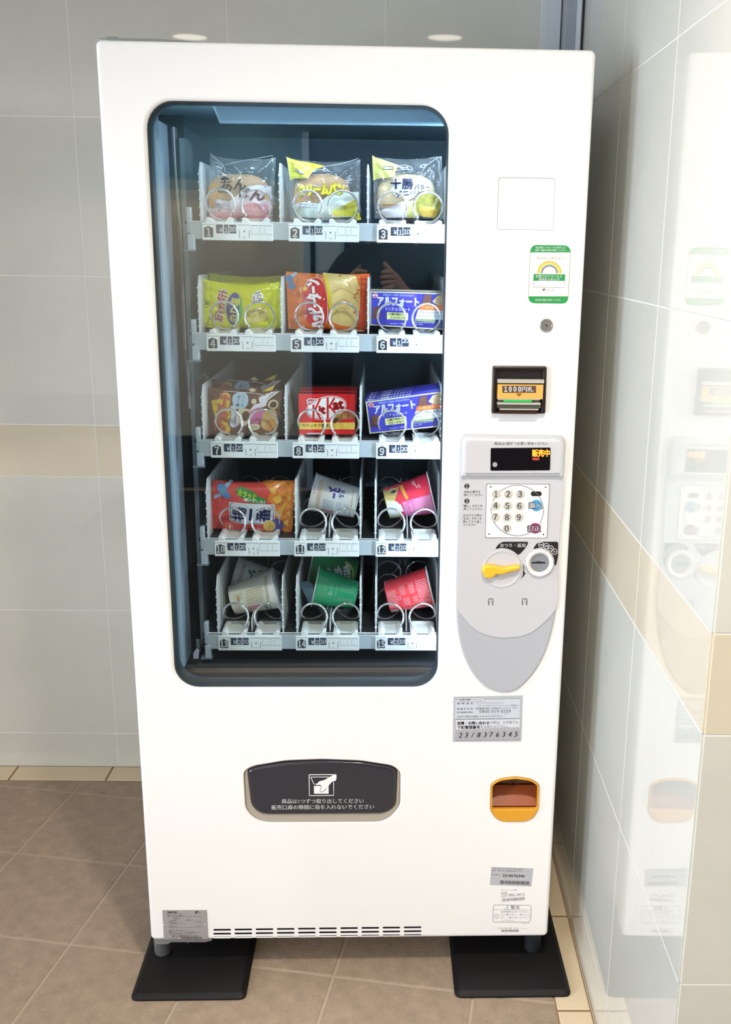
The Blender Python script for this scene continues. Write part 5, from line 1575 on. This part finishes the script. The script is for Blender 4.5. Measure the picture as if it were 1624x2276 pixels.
alf = [(822.2, 647), (1012, 652), (1010, 735), (821.5, 723)]
grp6 = 'blue chocolate cartons of the second tray'
for k, (dx, dy, v, lab) in enumerate(((0, 0, 0.168, 'blue-violet chocolate carton foremost above price label 6'), (2, -4.8, 0.192, 'blue-violet chocolate carton just behind the foremost one above price label 6'),)):
    c = [(x_ + dx, y_ + dy) for x_, y_ in alf]
    r, mb, q, org = carton('chocolate_carton', 1, lab, 'chocolate box', grp6, c[0], c[1], c[2], c[3], v, 0.020, ALB, ALB2)
    choco_print(q, bil(*c), True)
    top_print(mb, org, v, 827 + dx, 938 + dx, 644.8 + dy, 0.019, PWH)
    mb.build('box', r, 0)
alf9 = [(812, 893), (1000, 867.5), (1010, 945), (821, 964)]
grp9 = 'blue chocolate cartons of the third tray'
for k, (dx, dy, v, lab) in enumerate(((0, 0, 0.160, 'tilted blue-violet chocolate carton, foremost of its row above price label 9'), (2, -6, 0.186, 'tilted blue carton, second in the row above price label 9'), (4.5, -10, 0.212, 'tilted blue carton, third in the row above price label 9'), (6.5, -14, 0.238, 'dark blue carton, rearmost in the row above price label 9'))):
    c = [(x_ + dx, y_ + dy) for x_, y_ in alf9]
    r, mb, q, org = carton('chocolate_carton', 2, lab, 'chocolate box', grp9, c[0], c[1], c[2], c[3], v, 0.022, ALB, ALB2)
    choco_print(q, bil(*c), True)
    mm = bil(*c)
    q.poly([mm(0, -0.1), mm(100, -0.1), mm(100, -4.6), mm(0, -4.6)], ALB2)
    a_ = math.degrees(math.atan2(c[0][1] - c[1][1], c[1][0] - c[0][0]))
    q.text('香ばしい全粒粉入りビスケット', mm(3, -2.2)[0], mm(3, -2.2)[1], 4.6, PWH, ang=a_, w=96, lift=1, bold=.02)
    mb.build('box', r, 0)

KRD = pm('box_red', (214, 40, 44), 0.16); KRD2 = pm('box_red_dark', (176, 24, 34), 0.2); KYE = pm('box_yellow', (232, 198, 92), 0.25); WAF = mat('print_wafer', (176, 110, 70), 0.3, noise=(150, .25))
kk = [(662.5, 875), (788.5, 875.5), (788, 966), (664.5, 966)]
for i, (dx, dy, v, lab) in enumerate(((0, 0, 0.158, 'red wafer carton with white oval logo, foremost above price label 8'), (3.5, -6.6, 0.192, 'red wafer carton, second behind the white-oval one above price label 8'), (5, -14.5, 0.230, 'dim red wafer carton, rearmost above price label 8'))):
    c = [(x_ + dx + (0.5 if j in (1, 2) else 0), y_ + dy) for j, (x_, y_) in enumerate(kk)]
    r, mb, q, org = carton('wafer_carton', 2, lab, 'chocolate box', 'red wafer cartons of the third tray', *c, v, 0.030, KRD, KRD2)
    X = lambda x_: x_ + dx
    Y = lambda y_: y_ + dy
    el = lambda cx, cy, a, b, rot, n=40: [(X(cx + a * math.cos(t) * math.cos(rot) + b * math.sin(t) * math.sin(rot)), Y(cy - a * math.cos(t) * math.sin(rot) + b * math.sin(t) * math.cos(rot))) for t in np.linspace(0, 2 * pi, n + 1)[:-1]]
    rot = math.radians(12)
    q.poly(el(725, 906.5, 45.5, 25.5, rot), PWH); q.poly(el(725, 906.5, 44, 24, rot), KRD, 1); q.poly(el(725, 906.5, 42.6, 22.6, rot), PWH, 2)
    for pts in ([(696.5, 899), (696.5, 931)], [(698.5, 914), (712, 885)], [(700.5, 909), (713, 932)], [(728, 883.5), (728, 931)], [(730, 907), (743, 884.5)], [(732, 902), (748, 922)]):
        q.line([(X(a_), Y(b_)) for a_, b_ in pts], 4.6, KRD, 3)
    q.text('it', X(709.5), Y(911.5), 17, KRD, w=12.5, bold=0.06, lift=4, ang=4); q.text('at', X(740.5), Y(902), 17, KRD, w=22, bold=0.06, lift=4, ang=8)
    q.poly([(X(682), Y(896)), (X(681), Y(889)), (X(686), Y(885.4)), (X(704), Y(886)), (X(705), Y(893)), (X(690), Y(902)), (X(685), Y(904))], PWH, 4); q.poly([(X(683.4), Y(895)), (X(683), Y(890)), (X(687), Y(887)), (X(703), Y(887.6)), (X(703.4), Y(892.6)), (X(690), Y(899)), (X(685), Y(901))], KRD, 5); q.text('Nestlé', X(685), Y(894.4), 6.2, PWH, ang=12, w=17.5, bold=.05, lift=6)
    q.rect(X(664), Y(939), X(788.2), Y(954.2), KYE, 0); q.text('サクッサク食感！', X(671.5), Y(946), 8.4, CHD, w=61, bold=.02, lift=1)
    q.poly([(X(738), Y(936)), (X(748), Y(922)), (X(768), Y(916)), (X(788), Y(920)), (X(788), Y(930)), (X(764), Y(932)), (X(744), Y(941))], WAF, 2); q.poly([(X(737), Y(936)), (X(747), Y(929)), (X(754), Y(933)), (X(743), Y(941))], CHO, 3)
    for t in range(5): q.rect(X(748 + t * 4.6), Y(919), X(750 + t * 4.6), Y(928), KYE, 3)
    q.rect(X(682), Y(962), X(718), Y(965.4), pm('seam_grey', (196, 186, 190), .3), 1)
    mb.build('box', r, 0)

# 7 chocolate biscuit bags
BRN = pm('bag_brown', (112, 70, 58), 0.2); YEO = pm('logo_outline_yellow', (226, 190, 66)); SAL = pm('logo_salmon', (206, 104, 84)); SKY = pm('bubble_sky', (190, 216, 236)); TAN = pm('cookie_tan', (218, 178, 116)); PNK = pm('ribbon_pink', (218, 116, 168)); BEI = pm('cookie_beige', (226, 208, 172))
grp7 = 'brown biscuit bags of the third tray'


def biscuit(lab, corners, v, dx, dy, seed):
    r, mb, bag, q = snack_bag('biscuit_bag', 2, 7, lab, grp7, corners, BRN, v=v, sag_t=0.002, sag_b=0, thick=0.034, seed=seed, end=0.06)
    S_ = lambda pts: [(x_ + dx, y_ + dy) for x_, y_ in pts]
    q.poly(spline(S_([(471, 890), (486, 886), (492, 876), (502, 871), (512, 876), (514, 890), (512, 905), (515, 925), (508, 938), (514, 950), (510, 960), (496, 960), (490, 952), (492, 940), (482, 936), (477, 920), (473, 905)]), 3), YEO)
    q.text('コアラのマーチ', 496 + dx, 917 + dy, 27, SAL, ang=78, w=82, align='c', bold=.075, lift=1)
    q.poly(spline(S_([(518, 884), (524, 873), (536, 871), (548, 873), (554, 884), (552, 897), (544, 905), (532, 906), (522, 900)]), 3), SKY, 1)
    q.text('あ～ん', 531.5 + dx, 888 + dy, 8, PNV, ang=84, w=25, align='c', lift=2, bold=.02); q.text('新しくなったよ', 541.5 + dx, 888 + dy, 5, PNV, ang=86, w=26, align='c', lift=2)
    q.poly(spline(S_([(514, 902), (524, 899), (530, 912), (534, 934), (530, 944), (518, 947), (512, 938), (516, 920)]), 3), pm('mug_lilac', (222, 220, 232)), 1); q.text('MARCH', 526 + dx, 922 + dy, 5, PNV, ang=84, w=28, align='c', lift=2)
    q.poly(spline(S_([(532, 908), (548, 905), (558, 910), (556, 930), (548, 943), (538, 942), (532, 928)]), 3), BEI, 1); q.poly(spline(S_([(542, 914), (552, 911), (557, 918), (552, 930), (546, 933), (541, 926)]), 3), CHO, 2)
    q.poly(spline(S_([(558, 906), (576, 900), (588, 908), (584, 926), (572, 942), (560, 940), (556, 926)]), 3), PNK, 1); q.poly(spline(S_([(558, 912), (566, 898), (582, 893), (594, 896), (588, 902), (572, 904)]), 3), LIL, 2)
    q.poly(spline(S_([(552, 944), (566, 938), (580, 942), (576, 952), (562, 954)]), 3), BEI, 2); q.poly(spline(S_([(586, 916), (600, 908), (614, 914), (612, 946), (596, 956), (582, 944)]), 3), TAN, 1); q.poly(spline(S_([(592, 936), (608, 932), (612, 950), (598, 958)]), 3), pm('cookie_orange', (222, 156, 78)), 2)
    q.ring(608 + dx, 898 + dy, 11, 4, BEI, 1, n=20); q.disc(608 + dx, 898 + dy, 7, CHO, 1); q.disc(566 + dx, 890 + dy, 6, BEI, 1); q.poly(spline(S_([(576, 884), (586, 878), (596, 882), (594, 894), (584, 898)]), 3), LIL, 1)
    q.poly(S_([(588, 880), (604, 870), (622, 869), (618, 872), (594, 890)]), LIL, 3); q.line(S_([(594, 884), (610, 871)]), 1, CHO, 4)
    q.line(S_([(498, 868), (530, 870), (570, 873), (586, 877)]), 1.2, LIL, 3); q.poly(S_([(552, 866), (562, 861), (570, 868), (560, 871)]), BEI, 2); q.poly(S_([(582, 870), (600, 860), (612, 856), (604, 868)]), YEO, 2)
    mb.build('bag_film', r, 180)


biscuit('brown biscuit bag with yellow-edged red lettering, foremost above price label 7', ((462, 860), (628, 868), (616, 968), (464, 968)), VB, 0, 0, 2)
biscuit('dim brown biscuit bag, its top showing behind the front one above price label 7', ((470, 842), (624, 845), (616, 950), (470, 950)), 0.245, 4, -24, 6)

# 10 red cracker bag
RDB = pm('bag_red', (216, 76, 72), 0.2); PLT = pm('plate_white', (226, 230, 238)); GRT = pm('tag_green', (58, 142, 70)); LIM = pm('tag_lime', (206, 222, 60)); CHK = mat('print_cracker', (222, 132, 58), 0.25, noise=(70, 0.3)); CHK2 = pm('cracker_gold', (234, 180, 80))
r, mb, bag, q = snack_bag('cracker_bag', 3, 10, 'red cracker bag with white plaque and blue oval above price label 10', None, ((471, 1066), (656, 1067), (650, 1183), (470, 1175)), RDB, sag_t=0.004, sag_b=-0.001, thick=0.040, seed=7, end=0.08)
q.poly(spline([(585, 1069), (620, 1068), (652, 1070), (655, 1090), (652, 1130), (650, 1170), (645, 1182), (630, 1181), (624, 1160), (612, 1142), (608, 1118), (596, 1106), (602, 1092), (594, 1080)], 3), CHK)
for pts in ([(600, 1084), (616, 1080), (612, 1096)], [(606, 1104), (622, 1096), (630, 1110), (616, 1116)], [(634, 1100), (646, 1094), (644, 1112)], [(614, 1140), (634, 1114), (638, 1118), (624, 1146)], [(636, 1140), (646, 1132), (646, 1150)], [(628, 1160), (640, 1154), (640, 1168)]):
    q.poly(pts, CHK2, 1)
q.poly(roundpoly([(511, 1111), (613, 1117), (612, 1150), (606, 1158), (570, 1161), (530, 1158), (512, 1152)], 4), PLT, 1); q.line(roundpoly([(514, 1114), (610, 1120), (609, 1148), (604, 1156), (570, 1158.6), (530, 1155), (515, 1150)], 4), 1.2, PNV, 2, True)
q.text('揚', 534, 1137, 31, PNV, ang=86, align='c', bold=.024, lift=3, w=30); q.text('一', 559.5, 1138, 6, PNV, ang=84, align='c', bold=.006, lift=3, w=26); q.text('番', 587, 1139, 31, PNV, ang=86, align='c', bold=.024, lift=3, w=30)
q.poly(spline([(527, 1086), (532, 1080), (542, 1079), (552, 1084), (566, 1089), (576, 1098), (592, 1106), (594, 1112), (584, 1114), (552, 1110), (544, 1103), (530, 1096)], 3), GRT, 1)
q.text('カラッと', 531, 1090.5, 12, LIM, ang=-14, w=42, bold=.05, lift=2); q.text('揚げました！', 545, 1104.5, 6, PWH, ang=-9, w=46, bold=.04, lift=2)
q.poly(spline([(483, 1078), (494, 1074), (504, 1080), (508, 1092), (515, 1098), (512, 1104), (502, 1103), (494, 1096), (487, 1090)], 3), BLUB, 2); q.poly([(499, 1076), (512, 1066), (519, 1067), (505, 1084)], LBL, 1); q.poly([(491, 1094), (494, 1100), (478, 1108), (475, 1106), (479, 1098)], LBL, 1); q.text('ミニ', 497, 1087, 7, LIM, ang=78, align='c', lift=3)
q.ring(600, 1165, 13, 13, pm('seal_gold', (222, 186, 92)), 3, n=24); q.poly(arc(616, 1164, 15, 125, -120, 16), PUP, 2); q.text('ハチミツ', 601, 1166, 5, CHD, ang=78, w=19, align='c', lift=4); q.text('バター', 608, 1166, 4.4, CHD, ang=78, w=15, align='c', lift=4)
q.line([(503, 1168), (505, 1160), (510, 1158.6), (517, 1161), (518, 1170), (514, 1178), (507, 1178)], .9, SPARK, 1, True); q.poly([(509, 1166), (513, 1161), (515, 1168), (511, 1176)], SPARK, 1)
q.text('サク サク', 566, 1171, 6, SPARK, ang=-8, w=22, lift=1); q.text('うまい', 571, 1178, 5, SPARK, ang=-4, w=18, lift=1)
mb.build('bag_film', r, 180)


# ---- noodle cups lying on the springs
class Cup:
    """a tapered cup lying on its side. Its narrow end's and rim's edges are measured points"""

    def __init__(self, name, row, lab, n0, n1, r0, r1, v, wall, group='noodle cups on their sides', rim_m=None):
        """n0, n1: top and bottom of the narrow end; r0, r1: of the wide end"""
        A0, A1, B0, B1 = (np.array(P(*p, v)) for p in (n0, n1, r0, r1))
        ca, cb = (A0 + A1) / 2, (B0 + B1) / 2
        c = (ca + cb) / 2
        low = min(A1[1], B1[1])
        self.root, self.o = goods(name, row, c[0], v, lab, 'noodle cup', group, w=low)
        self.ra, self.rb = np.linalg.norm(A0 - A1) / 2, np.linalg.norm(B0 - B1) / 2
        d = cb - ca; self.L = float(np.linalg.norm(d)); self.d = d / self.L; self.n = np.array([-self.d[1], self.d[0]])
        self.ca = ca - np.array([self.o[0], self.o[2]])
        self.mb = MB(); N = 48
        prof = [(0.0001, 0.003), (self.ra * 0.86, 0.003), (self.ra * 0.92, 0.0), (self.ra, 0.0008)] + [(self.ra + (self.rb - self.ra) * t, self.L * t) for t in np.linspace(0.05, 0.985, 8)]
        self._rev(self.mb, prof, wall)
        rm = MB()
        self._rev(rm, [(self.rb * 0.99, self.L * 0.975), (self.rb * 1.055, self.L * 0.975), (self.rb * 1.075, self.L * 0.985), (self.rb * 1.055, self.L * 1.0), (self.rb * 1.0, self.L * 1.004), (0.0001, self.L * 1.004)], rim_m or PWH)
        rm.build('lid', self.root, 40)
        self.q = Print(self.mb, v, self.front, self.o, eps=0.0004, step=6.0)

    def _rev(self, mb, prof, m, N=48):
        vs = []; fs = []
        for r_, s_ in prof:
            for k in range(N):
                a = 2 * pi * k / N
                h = r_ * math.cos(a)
                p = self.ca + self.d * s_ + self.n * h
                vs.append((p[0], r_ * math.sin(a), p[1]))
        s = 1
        for i in range(len(prof) - 1):
            for k in range(N):
                fs.append((i * N + k, (i + 1) * N + k, (i + 1) * N + (k + 1) % N, i * N + (k + 1) % N))
        mb.add(vs, fs, m)

    def front(self, x, z):
        p = np.array([x, z]) - self.ca
        s = float(p @ self.d); h = float(p @ self.n)
        r_ = self.ra + (self.rb - self.ra) * min(max(s / self.L, 0), 1)
        return -math.sqrt(max(r_ * r_ - h * h, (0.12 * r_) ** 2))

    def done(self):
        self.mb.build('cup_wall', self.root, 50)

    def fm(self, tl, tr, br, bl):
        return bil(tl, tr, br, bl)


def blocks(q, M, cells, m, lift=1):
    """small print: rows of tiny strokes inside the given rectangles of the layout"""
    rr = random.Random(11)
    for a0, b0, a1, b1, step, upright in cells:
        t = b0 if not upright else a0
        while t < (b1 if not upright else a1):
            s = a0 if not upright else b0
            e = a1 if not upright else b1
            while s < e:
                wd = rr.choice((1.2, 2.0, 3.0)); g_ = min(e, s + wd)
                if upright: pts = [M(t, s), M(t + step * 0.45, s), M(t + step * 0.45, g_), M(t, g_)]
                else: pts = [M(s, t), M(g_, t), M(g_, t + step * 0.45), M(s, t + step * 0.45)]
                q.poly(pts, m, lift); s = g_ + 0.7
            t += step


def wrap_tail(c):
    """loose shrink film: a gathered tail under the cup and a folded flap at its rim"""
    mb = MB(); n = 22; vs = []; fs = []
    for j in range(9):
        t = j / 8
        for i in range(n + 1):
            a = i / n
            x_ = (698 + 88 * a) * (1 - t) + (736 + 14 * a) * t; y_ = (1338 + 10 * a) * (1 - t) + 1401 * t
            u, w = P(x_, y_, 0.215)
            vs.append((u - c.o[0], -0.030 * (1 - t) * math.sin(pi * a) - 0.01 + 0.004 * math.sin(a * 34) * (0.3 + t), w - c.o[2]))
    for j in range(8):
        for i in range(n):
            k = j * (n + 1) + i; fs.append((k, k + 1, k + n + 2, k + n + 1))
    mb.add(vs, fs, FILM).build('wrap_tail', c.root, 180)
    FL = clear('film_flap', 0.10, (200, 222, 232), rough=0.1, haze=0.35, haze_col=(150, 182, 204))
    f = [(p[0] - c.o[0], p[1] - c.o[2]) for p in pp([(668, 1292), (672, 1286), (688, 1284), (698, 1294), (697, 1322), (690, 1337), (680, 1316)], 0.22)]
    MB().plate(f, [], -0.03, -0.024, 0.001, FL, seg=1).build('wrap_flap', c.root, 0)


VC = 0.235
CWH = pm('cup_white', (246, 246, 246), 0.3); COR = pm('cup_orange_dash', (226, 178, 140)); CPU = pm('cup_purple', (92, 84, 176)); CLB = pm('cup_fine_blue', (176, 190, 220)); CPK = pm('cup_pink_tag', (226, 150, 170)); CGD = pm('cup_gold_line', (196, 168, 110))
# 11
c = Cup('noodle_cup', 3, 'white noodle cup with orange dashes and violet lettering above price label 11', (801, 1085.5), (787, 1150), (700, 1052), (684, 1133), VC, CWH)
q = c.q; M = bil((699, 1054), (799, 1088), (787, 1148), (686, 1131))
for k in range(22):
    b = 2 + k * 2.15; q.poly([M(13, b), M(21.5, b), M(21.5, b + 1.0), M(13, b + 1.0)], COR)
    q.poly([M(86, b), M(90, b), M(90, b + 1.0), M(86, b + 1.0)], COR)
q.line([M(10.5, 1), M(10.5, 49)], .7, CLB); q.line([M(93, 1), M(93, 49)], .8, CGD); q.ring(*M(4, 18), 4.6, 1, CPK); q.ring(*M(4, 13), 3, .8, CPK)
q.text('ヌー', *M(47, 5.5), 25, CPU, ang=-100, w=20, bold=.035); q.text('ドル', *M(64, 6.5), 12, CPU, ang=-100, w=14, bold=.03)
blocks(q, M, [(28, 25, 52, 40, 2.4, False), (56, 25, 68, 40, 2.2, False), (72, 25, 83, 40, 2.4, False)], CLB)
q.poly([M(26, 41.5), M(54, 41.5), M(54, 46), M(26, 46)], CPK, 1); q.text('ふたの止め方', *M(28, 43.8), 3, PWH, w=26, ang=-14, lift=2); q.text('ル', *M(40, 46.6), 3, CPU, ang=-14)
c.done()
# 12
CRED = pm('cup_red', (220, 52, 74), 0.22); CPINK = pm('cup_pink', (222, 110, 160), 0.25); CGOL = pm('cup_gold', (206, 178, 104), 0.25); CREAM2 = pm('cup_cream', (236, 232, 208), 0.3); CPL = pm('cup_pink_fine', (240, 178, 206))
c = Cup('noodle_cup', 3, 'pink and gold noodle cup with a white disc above price label 12', (851, 1087), (867, 1150.5), (949, 1052), (971, 1139), VC, CRED)
q = c.q; M = bil((851, 1088), (948, 1053), (970, 1137), (866.5, 1150))
q.poly([M(0, 0), M(37, 0), M(20, 18), M(27, 21), M(28, 49), M(0, 49)], CGOL); q.poly([M(2, 13), M(22, 20), M(28, 25), M(27, 49), M(1, 49)], CREAM2, 1); q.disc(*M(14, 29), 15, PWH, 2, ry=16.5)
q.poly([M(36, 1), M(44, 1), M(50, 19), M(44, 20)], pm('stripe_orange', (228, 160, 74)), 1); q.line([M(40, 1), M(47, 20)], 1.2, CGOL, 2); q.poly([M(34, 22), M(97, 20), M(97, 48), M(32, 48)], CPINK, 1)
blocks(q, M, [(36, 23, 44, 46, 2.2, True), (47, 26, 54, 40, 2.0, True), (58, 22, 95, 42, 2.2, False)], CPL, 2)
q.ring(*M(22, 5), 9, 9, BEI, 2, ry=5); q.text('NISSIN', *M(22, 5), 4, CHD, ang=18, w=14, align='c', lift=3, bold=.03); q.text('味', *M(64, 3), 8, SPARK, ang=18, lift=1); q.line(spline([M(70, 4), M(73, 9), M(78, 6), M(80, 10)], 4, False), 1.4, SPARK, 1)
q.poly([M(26, 24), M(31, 24), M(33, 37), M(28, 37)], PWH, 3)
c.done()
# 13 pair
CIV = pm('cup_ivory', (246, 242, 230), 0.25); TEAL = pm('cup_teal', (60, 122, 122)); DASH = pm('cup_grey_dash', (170, 160, 148)); TANF = pm('cup_tan_fine', (214, 196, 160))
c = Cup('noodle_cup', 4, 'white noodle cup with teal lettering leaning behind the cream cup above price label 13', (624, 1273), (604, 1332), (533, 1240), (508, 1318), 0.30, CWH)
q = c.q; M = bil((533, 1241), (622, 1274), (604, 1330), (509, 1316))
for k in range(22):
    b = 2 + k * 2.15; q.poly([M(12, b), M(21, b), M(21, b + 1.0), M(12, b + 1.0)], DASH)
q.line([M(9, 1), M(9, 49)], .7, CLB); q.line([M(25, 1), M(25, 49)], .8, DASH); q.text('シーフード', *M(37, 5), 16, TEAL, ang=-102, w=42, bold=.06); q.text('CUP', *M(50, 5), 7, TEAL, ang=-20, bold=.03)
c.done()
c = Cup('noodle_cup', 4, 'cream noodle cup with pink tag lying foremost above price label 13', (510.5, 1303), (523.5, 1364), (611, 1264), (625.5, 1349), 0.225, CIV)
q = c.q; M = bil((511, 1304), (609, 1266), (623, 1347), (523.5, 1363))
for k in range(22):
    b = 2 + k * 2.15; q.poly([M(79, b), M(86, b), M(86, b + 1.0), M(79, b + 1.0)], DASH)
q.line([M(89, 1), M(89, 49)], .7, COR); blocks(q, M, [(36, 10, 74, 32, 3.2, False), (10, 10, 30, 20, 2.6, False), (8, 26, 20, 40, 3, False)], TANF)
q.poly([M(36, 34), M(64, 34), M(64, 41), M(36, 41)], CPK, 1); q.text('ふたの止め方', *M(38, 37.5), 4, PWH, w=26, ang=12, lift=2); q.text('SY', *M(70, 38), 8, TEAL, ang=12, w=10, bold=.03); q.text('R', *M(74, 43), 6, TEAL, ang=12, bold=.05)
q.poly([M(16, 13), M(22, 13), M(22, 22), M(16, 22)], pm('cup_tan_tag', (206, 170, 120)), 2)
c.done()
# 14 pair
CGR = pm('cup_green', (48, 176, 122), 0.2); CGD2 = pm('cup_green_deep', (40, 128, 76), 0.22); CGF = pm('cup_green_fine', (140, 210, 176))
c = Cup('noodle_cup', 4, 'deep green noodle cup with white brush lettering, rear one above price label 14', (799, 1245), (783, 1318), (700, 1215), (678, 1308), 0.31, CGD2)
q = c.q; M = bil((700, 1216), (798, 1246), (783, 1316), (680, 1306))
q.text('たぬき', *M(60, 17), 26, PWH, ang=6, w=52, align='c', bold=.05, lift=1); q.ring(*M(58, 20), 38, 3.4, LIM, 1, ry=28, a0=-70, a1=60)
c.done()
c = Cup('noodle_cup', 4, 'bright green noodle cup with fine white print, foremost above price label 14', (799, 1294), (786, 1349), (709, 1262), (690, 1343), 0.225, CGR)
wrap_tail(c)
q = c.q; M = bil((709, 1263), (797, 1295), (786, 1346), (692, 1341))
blocks(q, M, [(6, 5, 30, 27, 2.2, False), (33, 6, 44, 18, 2.0, True), (48, 5, 54, 28, 2.0, True), (58, 6, 92, 16, 2.4, False), (58, 27, 94, 33, 2.2, False)], CGF); q.text('緑', *M(38, 23), 11, CGF, align='c', ang=-18, bold=.03, lift=1); q.line([M(31.5, 4), M(31.5, 28)], .8, CGF, 1); q.line([M(4, 29), M(96, 34)], .8, CGF, 1)
c.done()
# 15
CRD = pm('cup_scarlet', (220, 62, 68), 0.2); CRF = pm('cup_red_fine', (240, 170, 172))
c = Cup('noodle_cup', 4, 'scarlet noodle cup with fine white print above price label 15', (853, 1294), (868, 1359), (946, 1263), (968.5, 1344), 0.225, CRD)
q = c.q; M = bil((853, 1295), (945, 1265), (967, 1342), (868, 1357))
blocks(q, M, [(3, 10, 22, 38, 2.6, True), (33, 7, 44, 20, 2.4, True), (36, 24, 50, 36, 2.4, True), (54, 7, 64, 20, 2.4, True), (58, 24, 68, 34, 2.2, True), (71, 6, 96, 28, 2.2, False), (70, 31, 96, 37, 2.2, False), (22, 42, 96, 47, 2.6, True)], CRF)
q.line([M(31, 6), M(46, 6), M(50, 37), M(34, 38)], .7, CRF, 2, True); q.line([M(52, 6), M(67, 6), M(70, 35), M(55, 36)], .7, CRF, 2, True); q.ring(*M(28, 23), 4, 1.2, CRF, 2)
q.poly([M(2, 42), M(19, 42), M(19, 49), M(3, 49)], pm('cup_silver_tab', (206, 200, 206)), 2)
c.done()
